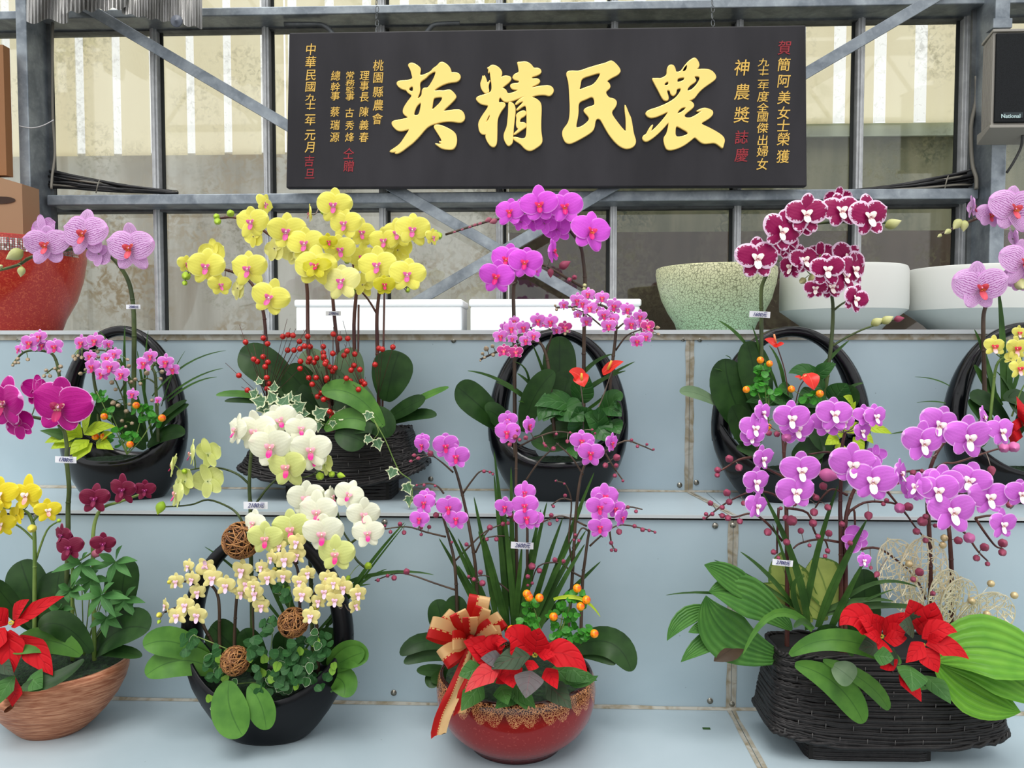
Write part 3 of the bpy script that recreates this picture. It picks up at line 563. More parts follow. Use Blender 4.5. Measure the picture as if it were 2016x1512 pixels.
def woven(label, cx, ztop, zbot, wt, wb, sag, foot, Y, dt=.075, db=.10, n=13, rot=0.):
    s = S(Y - db * .7); zb = P(cx, zbot, Y - db).z; zt_ = P(cx, ztop, Y - dt).z; base = ZT2 if zbot < 1100 else ZT1
    c = Vector((P(cx, zbot, Y).x, Y, base)); t = thing('woven_basket', label, 'basket', c, 'black woven boat baskets'); rm = Matrix.Rotation(rot, 3, 'Z')
    def loop(v, off=0., wob=0., npt=72):
        hx = ((wb + (wt - wb) * v ** .8) * s) - off; hy = db + (dt - db) * v - off; out = []
        for k in range(npt):
            a = 2 * pi * k / npt; ca, sa = cos(a), sin(a); x = hx * math.copysign(abs(ca) ** .32, ca); y = hy * math.copysign(abs(sa) ** .32, sa)
            z = (zb - base) + (zt_ - zb) * v + sag * s * (1 - v) ** 1.2 * (x / hx) ** 2 - .0 + random.uniform(-wob, wob)
            p = rm @ Vector((x + random.uniform(-wob, wob), y + random.uniform(-wob, wob), 0)); out.append(c + Vector((p.x, p.y, z)))
        return out
    core = MB(); N = 48; rows = [loop(v, .004, 0, N) for v in (0, .25, .5, .75, 1)]; rows = [[c + Vector((0, 0, max(zb - base, .02)))] * N] + rows + [[c + Vector((0, 0, (zt_ - base) - .02))] * N]
    vs = [p for r in rows for p in r]; core.add(vs, [(i * N + k, i * N + (k + 1) % N, (i + 1) * N + (k + 1) % N, (i + 1) * N + k) for i in range(len(rows) - 1) for k in range(N)]); core.obj('light_block_core', M['dark'], t)  # solid dark core added behind the strands to block light
    hh = (zt_ - zb) / n
    for r in range(n):
        v = (r + .5) / n; m = MB()
        for q in range(3):
            pts = loop(v + (q - 1) * .28 / n, random.uniform(-.002, .001), .0012); m.tube(pts + [pts[0]], hh * random.uniform(.24, .34), 5, False)
        m.obj('woven_strand', M['rattan'], t)
    for v, rr in ((0, .006), (1, .005)):
        m = MB(); pts = loop(v, -.001, .0015, 110)
        for ph in (0, pi):
            m.tube([p + Vector((0, sin(k * .9 + ph), cos(k * .9 + ph))) * .003 for k, p in enumerate(pts + [pts[0]])], rr * .7, 5, False)
        m.obj('braided_rim', M['rattan'], t)
    st = MB()
    for k in range(-6, 7):
        for r in range(n // 2):
            x = (k + (r % 2) * .5) * .052; v = (2 * r + 1.2) / n; hx = (wb + (wt - wb) * v ** .8) * s
            if abs(x) > hx * .93: continue
            y = -(db + (dt - db) * v) - .004; z = (zb - base) + (zt_ - zb) * v + sag * s * (1 - v) ** 1.2 * (x / hx) ** 2
            p = rm @ Vector((x, y, 0)); p = c + Vector((p.x, p.y, z)); st.tube([p - Vector((0, 0, .005)), p + Vector((0, -.001, .005))], .0008, 4)
    st.obj('stitching', plain('stitch thread', (92, 88, 86), .5), t)['kind'] = 'stuff'
    if foot:
        f0, f1 = foot; a = P(f0, zbot, Y - .06).x; b = P(f1, zbot, Y - .06).x; fh = zb - base + .012; k = 0
        core = MB().box((a + .003, Y - .06, base + .001), (b - .003, Y + .06, base + fh)); core.obj('foot_core', M['dark'], t, False)
        nn = max(3, int(fh / .008))
        for r in range(nn):
            z = base + fh * (r + .5) / nn; m = MB()
            for q in range(2):
                pts = []
                for kk in range(56):
                    g = 2 * pi * kk / 56; pts.append(Vector(((a + b) / 2 + (b - a) / 2 * math.copysign(abs(cos(g)) ** .25, cos(g)), Y + .062 * math.copysign(abs(sin(g)) ** .25, sin(g)), z + (q - .5) * .003 + random.uniform(-.0007, .0007))))
                m.tube(pts + [pts[0]], fh / nn * .42, 5, False)
            m.obj('foot_strand', M['rattan'], t)
    return t
woven('black woven boat-shaped basket under the yellow orchids on the middle tread', 664, 852, 958, 150, 186, 34, (560, 768), PZ(664, 984, ZT2).y + .062, rot=.0)
woven('black woven boat-shaped basket on the lowest tread at the right, under the poinsettia', 1722, 1296, 1474, 212, 232, 26, (1590, 1836), PZ(1710, 1498, ZT1).y + .062, dt=.065, db=.085, n=15, rot=.0)
# red bowl with gold filigree
def redbowl():
    t = NT('red glazed bowl with gold filigree'); c = t.co('UV'); x, y, z = t.sep(c)
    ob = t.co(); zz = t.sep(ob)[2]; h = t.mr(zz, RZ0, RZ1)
    an = t.M('MULTIPLY', x, 30.); sc = t.M('ABSOLUTE', t.M('SINE', t.M('MULTIPLY', an, pi))); sc2 = t.M('ABSOLUTE', t.M('SINE', t.M('MULTIPLY', an, pi / 2)))
    lim = t.M('SUBTRACT', .87, t.M('ADD', t.M('MULTIPLY', sc, .10), t.M('MULTIPLY', sc2, .09)))
    cv = t.n.new('ShaderNodeCombineXYZ'); t.set(cv.inputs[0], t.M('MULTIPLY', x, 104.)); t.set(cv.inputs[1], t.M('MULTIPLY', h, 19.))
    d1 = t.vor(cv.outputs[0], 1.0, 'F1', .55); r1 = t.M('ABSOLUTE', t.M('SINE', t.M('MULTIPLY', d1, 9.5))); d2 = t.vor(cv.outputs[0], 1.9)
    ln = t.M('MAXIMUM', t.mr(r1, .26, .36, 1, 0), t.mr(d2, .03, .06, 1, 0))
    inb = t.M('MULTIPLY', t.mr(t.M('SUBTRACT', h, lim), 0, .012), t.mr(h, .975, .985, 1, 0)); gold = t.M('MULTIPLY', ln, inb)
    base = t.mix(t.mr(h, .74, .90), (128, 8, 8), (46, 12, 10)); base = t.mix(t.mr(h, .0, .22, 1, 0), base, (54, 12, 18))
    sp = t.mr(t.noise(ob, 180, 2), .62, .7); base = t.mix(t.M('MULTIPLY', sp, .25), base, (190, 90, 80))
    return t.P(col=t.mix(gold, base, (196, 138, 92)), rough=.14, coat=.15, crough=.05, spec=.35).m
YR = 1.545; s = S(YR); cx = 1016
pr = [(151, 1318), (156, 1332), (159, 1362), (157, 1392), (150, 1422), (137, 1450), (118, 1474), (101, 1490), (93, 1500), (92, 1506)]
RZ1 = P(cx, 1330, YR).z; base = P(cx, 1506, YR); dz = ZT1 - P(cx, 1506, YR).z; RZ0 = ZT1
pr = [(r * s, P(cx, y, YR).z) for r, y in pr]; k_ = (pr[0][1] - ZT1) / (pr[0][1] - pr[-1][1]); pr = [(r, ZT1 + (z - pr[-1][1]) * k_) for r, z in pr]
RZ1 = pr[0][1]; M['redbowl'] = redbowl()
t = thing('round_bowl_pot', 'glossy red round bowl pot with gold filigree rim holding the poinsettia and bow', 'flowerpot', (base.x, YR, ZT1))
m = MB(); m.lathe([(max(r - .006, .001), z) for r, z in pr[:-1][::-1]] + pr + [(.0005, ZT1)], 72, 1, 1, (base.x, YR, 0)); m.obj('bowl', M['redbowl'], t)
def mossdisc(cx, cy, cz, rx, ry, par, bump=.006):
    rows = []
    for j in range(9):
        f = j / 8; rows.append([Vector((cx + rx * f * cos(a), cy + ry * f * sin(a), cz + .015 * (1 - f * f) + random.uniform(-bump, bump) * .5)) for a in [2 * pi * k / 36 for k in range(36)]]); rows[-1].append(rows[-1][0])
    o = MB().grid(rows).obj('moss', M['mossg'], par); o['kind'] = 'stuff'
mossdisc(base.x, YR, pr[0][1] - .012, pr[0][0] * .93, pr[0][0] * .93, t)
# copper boat bowl
def copper():
    t = NT('scratched copper bowl'); c = t.co(scale=(1, 1, 9)); n = t.noise(c, 30, 5, .4); n2 = t.noise(t.co(scale=(1, 1, 16)), 14, 3)
    return t.P(col=t.mix(t.mr(n, .35, .7), (150, 88, 60), (204, 146, 112)), rough=t.mr(n2, .4, .7, .38, .55), metal=.45, nor=t.bump(n, .35, .004)).m
M['copper'] = copper()
YC = PZ(104, 1457, ZT1).y + .05; s = S(YC); cc = Vector((P(104, 1457, YC).x, YC, ZT1)); t = thing('copper_bowl_pot', 'boat-shaped scratched copper bowl pot at the left edge', 'flowerpot', cc)
n = 60; rows = []; Hc = P(104, 1346, YC - .09).z - ZT1
for off in (0, .006):
    rr = []
    for u in (0, .05, .15, .3, .5, .7, .85, 1.0):
        ring = []
        for k in range(n):
            a = 2 * pi * k / n; top = Hc * (1 + .10 * abs(cos(a)) ** 2.4); rx = (62 + (156 - 62) * sin(pi / 2 * u) ** .85) * s - off; ry = (.055 + .055 * sin(pi / 2 * u)) - off
            ring.append(cc + Vector((rx * cos(a), ry * sin(a), u * top + (off if u == 0 else 0))))
        rr.append(ring)
    rows += rr if off == 0 else rr[::-1]
m = MB(); L = len(rows); m.add([p for r in rows for p in r], [(i * n + k, i * n + (k + 1) % n, (i + 1) * n + (k + 1) % n, (i + 1) * n + k) for i in range(L - 1) for k in range(n)] + [tuple(range(n))[::-1], tuple((L - 1) * n + k for k in range(n))]); m.obj('bowl', M['copper'], t)
mossdisc(cc.x, cc.y, ZT1 + Hc * 1.02, 146 * s, .098, t, .01)
# ---------------------------------------------------------------- petals, lips, buds
def tepal(L, Wd, p=1.15, q=.5, cup=.10, fold=.06, nt=10, ns=8, claw=.12, wave=0., back=0.):
    m = MB(); rows = []; es = []
    for i in range(nt + 1):
        t = (1 - cos(pi * i / nt)) / 2; a = 2 * t ** p - 1; hw = Wd / 2 * max(0., 1 - a * a) ** q + claw * Wd / 2 * (1 - t) ** 3; row = []
        for j in range(ns + 1):
            v = 2 * j / ns - 1; y = -cup * L * sin(pi * t) * .8 + back * L * t * t + fold * Wd * v * v * (.3 + t) + wave * L * sin(v * 5 + t * 4) * t
            row.append((v * hw, y, t * L)); es.append(max(abs(v) ** 1.5, t ** 3) if i < nt else 1.)
        rows.append(row)
    return m.grid(rows, es)
def lipmesh(kind):
    m = MB()
    if kind == 'open':   # long tongue, side lobes as cups
        sc = 1.
    g = tepal(.24, .15, 1.2, .5, .0, -.25, 6, 4, .3)
    for (x, y, z), u, e in zip(g.v, g.uv, g.e): m.v.append((x, -.06 - .35 * z + y, -.03 - z * .93)); m.uv.append((u[0], .4 + .6 * u[1])); m.e.append(e)
    m.f += g.f
    for sx_ in (-1, 1):
        g = tepal(.17, .13, 1., .5, .25, .2, 5, 4, .5); b = len(m.v)
        for (x, y, z), u in zip(g.v, g.uv):
            v = Vector((x, y, z)); v = Matrix.Rotation(sx_ * -.75, 3, 'Z') @ (Matrix.Rotation(sx_ * .85, 3, 'Y') @ v); m.v.append((v.x + sx_ * .008, v.y - .05, v.z - .045)); m.uv.append((u[0], .35 * u[1])); m.e.append(0)
        m.f += [tuple(b + i for i in f) for f in g.f]
    m.ball((0, -.075, -.06), (.022, .02, .025), 6, 4); m.uv[-26:] = [(0, .1)] * 26
    return m
def colmesh():
    m = MB(); m.ball((0, -.045, .0), (.028, .05, .032), 8, 6); m.ball((0, -.09, -.005), (.022, .016, .02), 6, 5); return m
def petm(name, base, edge, vein=None, vs=0., cen=None, et=.82, es=.1, splash=0., fac=.28, centert=.28, vn=16., tip=None):
    t = NT(name); u, v, _ = t.sep(t.co('UV')); e = t.att('edge'); c = t.co(); n = t.noise(c, 20, 3, .6)
    col = base
    if cen: col = t.mix(t.M('MULTIPLY', t.mr(v, .0, centert, 1, 0), .85), base, cen)
    if vein:
        w = t.M('ADD', t.M('MULTIPLY', t.M('SUBTRACT', u, .5), vn), t.M('MULTIPLY', n, 1.4)); st = t.M('ABSOLUTE', t.M('SINE', t.M('MULTIPLY', w, pi)))
        lim = t.mr(st, .25, .6, 1, 0); col = t.mix(t.M('MULTIPLY', t.M('MULTIPLY', lim, t.mr(e, .6, .95, 1, .25)), vs), col, vein)
    ee = t.M('ADD', e, t.M('MULTIPLY', t.M('SUBTRACT', n, .5), splash)) if splash else e
    col = t.mix(t.mr(ee, et, et + es), col, edge)
    oi = t.n.new('ShaderNodeObjectInfo').outputs['Random']; hs = t.n.new('ShaderNodeHueSaturation'); t.set(hs.inputs['Value'], t.mr(oi, 0, 1, .9, 1.06)); t.set(hs.inputs['Color'], col); col = hs.outputs[0]
    rb = t.M('SINE', t.M('MULTIPLY', t.M('ADD', u, t.M('MULTIPLY', n, .12)), 46.)); t.P(col=col, rough=.5, spec=.3, nor=t.bump(t.M('ADD', rb, t.M('MULTIPLY', n, 3.)), .06, .01)); return t.thin(col, fac).m
def lipm(name, a, b, c):
    t = NT(name); u, v, _ = t.sep(t.co('UV')); n = t.noise(t.co(), 24, 2); f = t.mr(t.M('ADD', v, t.M('MULTIPLY', t.M('SUBTRACT', n, .5), .3)), .04, .18); g = t.mr(v, .45, .75)
    return t.P(col=t.mix(g, t.mix(f, a, b), c), rough=.45, spec=.3).m
PINKLIP = ((250, 190, 70), (214, 30, 110), (200, 14, 104))
VAR = {
 'pink': dict(p=petm('pink petal', (224, 112, 224), (246, 186, 246), (206, 80, 204), .35, (176, 40, 160)), lip=lipm('magenta lip', *PINKLIP), col=(236, 150, 220)),
 'hot': dict(p=petm('vivid magenta petal', (230, 92, 232), (242, 146, 244), (206, 66, 204), .35, (186, 46, 170)), lip=lipm('red orange lip', (250, 170, 60), (220, 30, 100), (206, 20, 120)), col=(232, 120, 210)),
 'pinkw': dict(p=petm('lilac pink petal', (222, 118, 228), (246, 192, 250), (202, 88, 204), .3, (170, 44, 160)), lip=lipm('white lip', (196, 92, 60), (246, 232, 232), (250, 240, 236)), col=(246, 200, 236)),
 'stripe': dict(p=petm('striped lilac petal', (232, 188, 234), (236, 168, 234), (164, 62, 158), .95, (240, 210, 242), vn=13., et=.88), lip=lipm('orange red lip', (236, 150, 70), (180, 44, 60), (214, 80, 100)), col=(230, 150, 190)),
 'edgew': dict(p=petm('crimson petal with white edge', (150, 8, 82), (244, 214, 238), None, 0, (170, 20, 110), et=.66, es=.07, splash=.9, fac=.2), lip=lipm('cream lip', (190, 60, 90), (250, 238, 228), (250, 240, 236)), col=(250, 230, 236)),
 'deep': dict(p=petm('deep magenta petal', (184, 16, 136), (240, 170, 226), (150, 8, 96), .4, (196, 50, 150), et=.90, es=.06, splash=.12, fac=.2), lip=lipm('dark magenta lip', (250, 220, 190), (150, 16, 74), (176, 30, 96)), col=(240, 180, 226)),
 'yellow': dict(p=petm('lemon yellow petal', (246, 240, 110), (250, 246, 140), (236, 226, 80), .25, (250, 246, 190), centert=.22), lip=lipm('pink and white lip', (250, 236, 220), (206, 84, 146), (216, 96, 160)), col=(250, 240, 236)),
 'dyellow': dict(p=petm('olive yellow petal', (206, 198, 36), (226, 220, 70), (180, 170, 20), .4), lip=lipm('crimson lip', (240, 200, 100), (190, 20, 80), (200, 20, 96)), col=(250, 240, 200)),
 'pyellow': dict(p=petm('pale yellow petal', (240, 236, 150), (244, 240, 160), (226, 220, 130), .25, (252, 250, 220)), lip=lipm('pink white lip', (250, 236, 220), (196, 70, 140), (210, 90, 160)), col=(250, 240, 236)),
 'gold': dict(p=petm('golden yellow petal', (244, 224, 50), (246, 230, 80), (210, 180, 20), .3, (244, 224, 120), centert=.15), lip=lipm('speckled white lip', (210, 70, 30), (240, 226, 214), (236, 160, 150)), col=(250, 240, 236)),
 'burg': dict(p=petm('burgundy petal', (112, 12, 50), (140, 44, 84), (84, 4, 34), .4, fac=.12), lip=lipm('burgundy lip', (200, 90, 160), (110, 10, 60), (120, 14, 60)), col=(230, 110, 200)),
 'white': dict(p=petm('ivory petal', (246, 246, 222), (246, 248, 224), (228, 232, 180), .2, (252, 252, 240)), lip=lipm('cream and magenta lip', (244, 230, 170), (232, 160, 176), (214, 40, 140)), col=(252, 246, 236)),
 'green': dict(p=petm('pale green-yellow petal', (226, 232, 146), (232, 238, 160), (206, 214, 110), .3, (248, 250, 220)), lip=lipm('cream magenta lip', (244, 230, 170), (230, 150, 160), (220, 40, 130)), col=(252, 246, 236)),
 'cream': dict(p=petm('cream yellow petal', (238, 226, 150), (242, 234, 170), (222, 206, 120), .25, (246, 224, 200)), lip=lipm('pale pink lip', (244, 200, 160), (236, 190, 214), (238, 200, 222)), col=(246, 220, 236)),
 'mini': dict(p=petm('small pink petal', (226, 124, 216), (248, 212, 246), (206, 86, 190), .45, (200, 60, 160), et=.78), lip=lipm('small magenta lip', (248, 200, 90), (206, 30, 100), (190, 20, 100)), col=(240, 170, 226)),
 'minir': dict(p=petm('small rose petal', (206, 66, 146), (244, 200, 224), (186, 40, 120), .45, (236, 160, 160), et=.74), lip=lipm('small red lip', (250, 220, 120), (226, 60, 120), (210, 40, 120)), col=(250, 220, 230)),
 'ymini': dict(p=petm('small lemon petal', (236, 228, 110), (244, 238, 150), None, 0), lip=lipm('small red white lip', (240, 160, 100), (210, 50, 70), (250, 200, 200)), col=(250, 240, 220)),
}
PM = {}; CM = colmesh(); LM = lipmesh('open')
def parts(var):
    if var in PM: return PM[var]
    v = VAR[var]; mini = var in ('cream', 'mini', 'minir', 'ymini'); nar = mini or var in ('burg', 'gold')
    k = {}
    ps = (.50, .48) if nar else (.53, .57)
    k['petal'] = [tepal(ps[0], ps[1], .95 if nar else .9, .5, .13, .07, wave=.02, claw=.25).mesh('petal', v['p']), tepal(ps[0], ps[1] * 1.03, .9, .48, .05, .1, wave=.02, claw=.25).mesh('petal', v['p'])]
    k['sepal'] = [tepal(.52, .33 if not nar else .27, .95, .5, .06, .08, claw=.3).mesh('sepal', v['p']), tepal(.50, .34 if not nar else .28, 1.0, .5, -.04, .05, claw=.3).mesh('sepal', v['p'])]
    k['lip'] = LM.mesh('lip', v['lip']); k['column'] = CM.mesh('flower', plain('column ' + var, v['col'], .4)); k['mini'] = mini
    PM[var] = k; return k
RN = random.Random(3)
def flower(par, var, p, w, yaw=0., roll=0., pitch=0.):
    k = parts(var); par0 = par
    yaw += RN.uniform(-9, 9); pitch += RN.uniform(-10, 6); roll += RN.uniform(-5, 5); sc = 1.25 if k['mini'] else 1.0
    mw = Matrix.Translation(p) @ Matrix.Rotation(R_(yaw), 4, 'Z') @ Matrix.Rotation(R_(pitch), 4, 'X') @ Matrix.Rotation(R_(roll), 4, 'Y') @ Matrix.Scale(w, 4)
    f = bpy.data.objects.new('flower', k['column']); COL.objects.link(f); f.parent = par; f.matrix_parent_inverse = PINV[par.name]; f.matrix_basis = mw
    def sub(n, me, ang, y, s, tilt=0.):
        o = bpy.data.objects.new(n, me); COL.objects.link(o); o.parent = f
        o.matrix_basis = Matrix.Translation((0, y, 0)) @ Matrix.Rotation(R_(ang), 4, 'Y') @ Matrix.Rotation(R_(tilt), 4, 'X') @ Matrix.Diagonal((s[0], 1, s[1], 1))
    r = RN.uniform
    pa = 62 if k['mini'] else 71
    for s_ in (-1, 1): sub('petal', RN.choice(k['petal']), s_ * (pa + r(-6, 5)), -.018 - .006 * s_, (r(.94, 1.06), r(.95, 1.03)), r(-8, 12))
    sub('sepal', RN.choice(k['sepal']), r(-5, 5), .012, (r(.9, 1.1), r(.94, 1.08)), r(-6, 8))
    for s_ in (-1, 1): sub('sepal', RN.choice(k['sepal']), s_ * ((132 if k['mini'] else 146) + r(-6, 6)), .008 + .004 * s_, (r(.9, 1.08), r(.85, 1.0)), r(-4, 12))
    ls = 1.1 if var in ('pinkw', 'edgew') else (1.2 if k['mini'] else .92)
    sub('lip', k['lip'], r(-4, 4), 0, (ls, ls), r(-6, 6))
    return f
def budmesh(mat):
    m = MB(); n = 10; vs = []; rows = []
    for i in range(13):
        t = (1 - cos(pi * i / 12)) / 2; r = .45 * max(0, sin(pi * t ** .8)) * (1.08 - .25 * t)
        rows.append([(r * cos(a) * (1 - .05 * (k % 4 == 0)), r * sin(a) * (1 - .12 * (k % 3 == 0)), t * 1.32 - .05) for k, a in [(k, 2 * pi * k / 16) for k in range(17)]])
    return m.grid(rows).mesh('bud', mat)
def budmat(name, a, b):
    t = NT(name); u, v, _ = t.sep(t.co('UV')); return t.P(col=t.mix(t.mr(v, .1, .8), a, b), rough=.5, spec=.3).m
BUD = {'rose': budmesh(budmat('rose bud', (118, 48, 66), (160, 72, 98))), 'pinkb': budmesh(budmat('pink bud', (186, 88, 140), (206, 112, 168))), 'green': budmesh(budmat('green bud', (120, 160, 40), (176, 204, 60))),
 'olive': budmesh(budmat('cream bud', (150, 156, 84), (206, 204, 150))), 'tan': budmesh(budmat('tan bud', (124, 112, 88), (176, 156, 130))), 'ybud': budmesh(budmat('yellow bud', (170, 170, 50), (226, 212, 90))), 'mauve': budmesh(budmat('mauve bud', (140, 74, 92), (170, 96, 112)))}
STM = {k: (lambda t: t.P(col=t.mix(t.mr(t.noise(t.co(scale=(1, 1, .3)), 40, 3), .4, .65), a, b), rough=.45, spec=.4).m)(NT(k + ' stem')) for k, a, b in (('dkgreen', (52, 66, 34), (84, 100, 50)), ('brown', (58, 44, 34), (84, 66, 50)), ('red', (66, 32, 32), (96, 58, 46)), ('green', (86, 116, 50), (128, 150, 76)), ('twig', (104, 92, 84), (140, 122, 110)))}
def near(paths, x, y):
    best = (1e9, None)
    for p in paths:
        for (a, b), (c, d) in zip(p[:-1], p[1:]):
            L = (c - a) ** 2 + (d - b) ** 2 + 1e-9; t = min(1, max(0, ((x - a) * (c - a) + (y - b) * (d - b)) / L)); q = (a + (c - a) * t, b + (d - b) * t); dd = math.hypot(q[0] - x, q[1] - y)
            if dd < best[0]: best = (dd, q)
    return best
def orchids(Y, spikes, flowers, buds=(), var='pink', stem='brown', bud='rose', r=3.2, group=None, step=.006, bz=None, stemdy=.02, maxped=90):
    """spikes: (label, [path in pixels, branches...]); every flower and bud goes to the nearest spike"""
    F_ = [(f if isinstance(f[-1], str) else (*f, var)) for f in flowers]; things = []; PED = [MB() for _ in spikes]
    for lb, paths, *o_ in spikes:
        x0, y0 = paths[0][0]; t = thing('orchid', lb, 'orchid', P(x0, y0, Y + stemdy), group); things.append((t, paths)); m = MB()
        for i, pth in enumerate(paths):
            n = len(pth); q = smooth([P(x, y, Y + stemdy + .003 * sin(k * 2.3 + i)) for k, (x, y) in enumerate(pth)])
            rr = r if i == 0 else r * .55; rs = [rr * S(Y) * (1 - .45 * k / len(q)) for k in range(len(q))]; m.tube(q, rs, 7)
            if i == 0:
                for k in range(6, len(q) - 2, 7): m.ball(q[k], rs[k] * 1.25, 6, 4)
        m.obj('stem', STM[stem], t)
    def owner(x, y): return min(range(len(things)), key=lambda i: near(things[i][1], x, y)[0])
    for i, f in enumerate(F_):
        v = f[-1]; x, y, w, *rest = f[:-1]; k = owner(x, y); d, q = near(things[k][1], x, y); yf = Y - step * i; p = P(x, y, yf); ww = w * S(yf); yaw = rest[0] if rest else 0
        flower(things[k][0], v, p, ww, *(rest[:3]))
        back = p + (Matrix.Rotation(R_(yaw), 3, 'Z') @ Vector((0, .06 * ww, 0))); a = P(*q, Y + stemdy)
        if d < maxped: PED[k].tube(qb(a, (a + back) / 2 + Vector((0, .01, -.25 * (a - back).length)), back, 6), 1.1 * S(Y), 5)
    for i, b in enumerate(buds):
        x, y, w, *rest = b; bm = rest[0] if rest else bud; k = owner(x, y); d, q = near(things[k][1], x, y); p = P(x, y, Y - .008 - .004 * (i % 5)); a = P(*q, Y + stemdy)
        if rest[1:]: dr = Vector((sin(R_(rest[1])), -.2, cos(R_(rest[1]))))
        else: dr = (p - a) + Vector((0, -.001, -.3 * w * S(Y))); dr = dr if dr.length > 1e-6 else Vector((0, 0, -1))
        dr.normalize(); s = w * S(Y); ba = p - dr * s * .55
        o = bpy.data.objects.new('bud', BUD[bm]); COL.objects.link(o); o.parent = things[k][0]; o.matrix_parent_inverse = PINV[things[k][0].name]
        o.matrix_basis = Matrix.Translation(ba) @ dr.to_track_quat('Z', 'Y').to_matrix().to_4x4() @ Matrix.Scale(s, 4)
        if d < maxped: PED[k].tube(qb(a, (a + ba) / 2 + Vector((0, 0, .15 * (a - ba).length)), ba, 5), .8 * S(Y), 5)
    for k, m in enumerate(PED):
        if m.v: m.obj('flower_stalks', STM['twig' if stem in ('brown', 'red') else 'green'], things[k][0])['kind'] = 'stuff'
    return [t for t, _ in things]
# ---------------------------------------------------------------- leaves
def leafm(name, a, b, mid, fac=.14, rough=.38, pleat=0., edge=None, et=.8, midw=.03, lat=0.):
    t = NT(name); u, v, _ = t.sep(t.co('UV')); e = t.att('edge'); n = t.noise(t.co(), 25, 3); col = t.mix(t.mr(n, .35, .65), a, b)
    d = t.M('ABSOLUTE', t.M('SUBTRACT', u, .5)); col = t.mix(t.M('MULTIPLY', t.mr(d, 0, midw, 1, 0), .8), col, mid); k = dict(rough=rough + .06, spec=.25)
    if lat:
        lw = t.M('ABSOLUTE', t.M('SINE', t.M('MULTIPLY', t.M('SUBTRACT', t.M('MULTIPLY', v, 6.5), t.M('MULTIPLY', d, 2.6)), pi))); col = t.mix(t.M('MULTIPLY', t.mr(lw, .03, .12, 1, 0), lat), col, mid); k['nor'] = t.bump(t.mr(lw, 0, .5), .35, .004)
    if pleat:
        w = t.M('SINE', t.M('MULTIPLY', u, pleat)); col = t.mix(t.mr(w, -.2, 1, 0, .4), col, mid); k['nor'] = t.bump(w, .4, .004)
    if edge: col = t.mix(t.mr(t.M('ADD', e, t.M('MULTIPLY', t.M('SUBTRACT', t.noise(t.co(), 120, 2), .5), .5)), et, et + .08), col, edge)
    t.P(col=col, **k); return t.thin(col, fac).m
LF = {'phal': leafm('dark orchid leaf', (28, 56, 22), (42, 74, 30), (20, 44, 18)), 'lite': leafm('mid green orchid leaf', (66, 112, 42), (86, 134, 52), (48, 88, 34)),
 'strap': leafm('grass green strap leaf', (42, 74, 30), (62, 98, 40), (34, 62, 26)), 'gray': leafm('grey green leaf back', (92, 118, 86), (108, 132, 98), (74, 100, 68)),
 'lime': leafm('lime pothos leaf', (160, 186, 36), (184, 206, 56), (140, 170, 40), .3, lat=.5), 'pleat': leafm('pleated green leaf', (62, 112, 46), (80, 130, 56), (44, 86, 36), pleat=42.), 'pleatl': leafm('bright pleated leaf', (96, 156, 46), (112, 168, 56), (64, 118, 34), .22, pleat=42.),
 'vari': leafm('pale variegated leaf', (150, 168, 84), (176, 190, 100), (96, 130, 60), .25, edge=(96, 128, 56)), 'heart': leafm('anthurium leaf', (40, 84, 38), (56, 100, 46), (80, 124, 70), .12, .3, lat=.5), 'palm': leafm('soft green leaflet', (62, 110, 56), (78, 128, 66), (92, 140, 84), .2, .5),
 'red': leafm('red bract', (186, 6, 20), (202, 12, 28), (160, 6, 22), .2, .6, lat=.5), 'redp': leafm('pinkish red bract', (196, 70, 70), (204, 50, 56), (160, 30, 44), .2, .55, lat=.5), 'pdark': leafm('dark poinsettia leaf', (44, 62, 42), (60, 78, 56), (80, 56, 52), .1, .5, lat=.5), 'pgreen': leafm('green poinsettia leaf', (50, 96, 40), (66, 112, 50), (90, 130, 76), .15, .45, lat=.5), 'pgrey': leafm('grey purple poinsettia leaf', (86, 84, 84), (98, 92, 94), (110, 80, 84), .1, .5, lat=.5),
 'ivy': leafm('variegated ivy leaf', (66, 104, 70), (92, 126, 92), (120, 150, 116), .15, .5, edge=(222, 226, 186), et=.78), 'fig': leafm('creeping fig leaf', (30, 72, 32), (46, 92, 44), (60, 104, 54), .12, .45), 'figw': leafm('white edged fig leaf', (34, 78, 34), (54, 100, 46), (70, 112, 60), .12, .45, edge=(226, 232, 204), et=.93), 'figl': leafm('young fig leaf', (110, 156, 50), (130, 172, 60), (90, 140, 44), .2),
 'sprig': leafm('plastic sprig leaf', (38, 112, 34), (74, 152, 44), (36, 96, 34), .1, .3), 'spath': leafm('red anthurium spathe', (216, 48, 40), (226, 60, 50), (240, 110, 90), .15, .2), 'brownl': leafm('brown leaf back', (58, 44, 30), (70, 54, 38), (44, 34, 24))}
SHP = {'phal': (1.35, .5, .30), 'strap': (.6, .42, .5), 'lance': (.9, .9, .2), 'ovate': (.80, .75, .15), 'heart': (.62, .62, .6), 'oval': (1., .5, .2), 'broad': (1., .62, .2)}
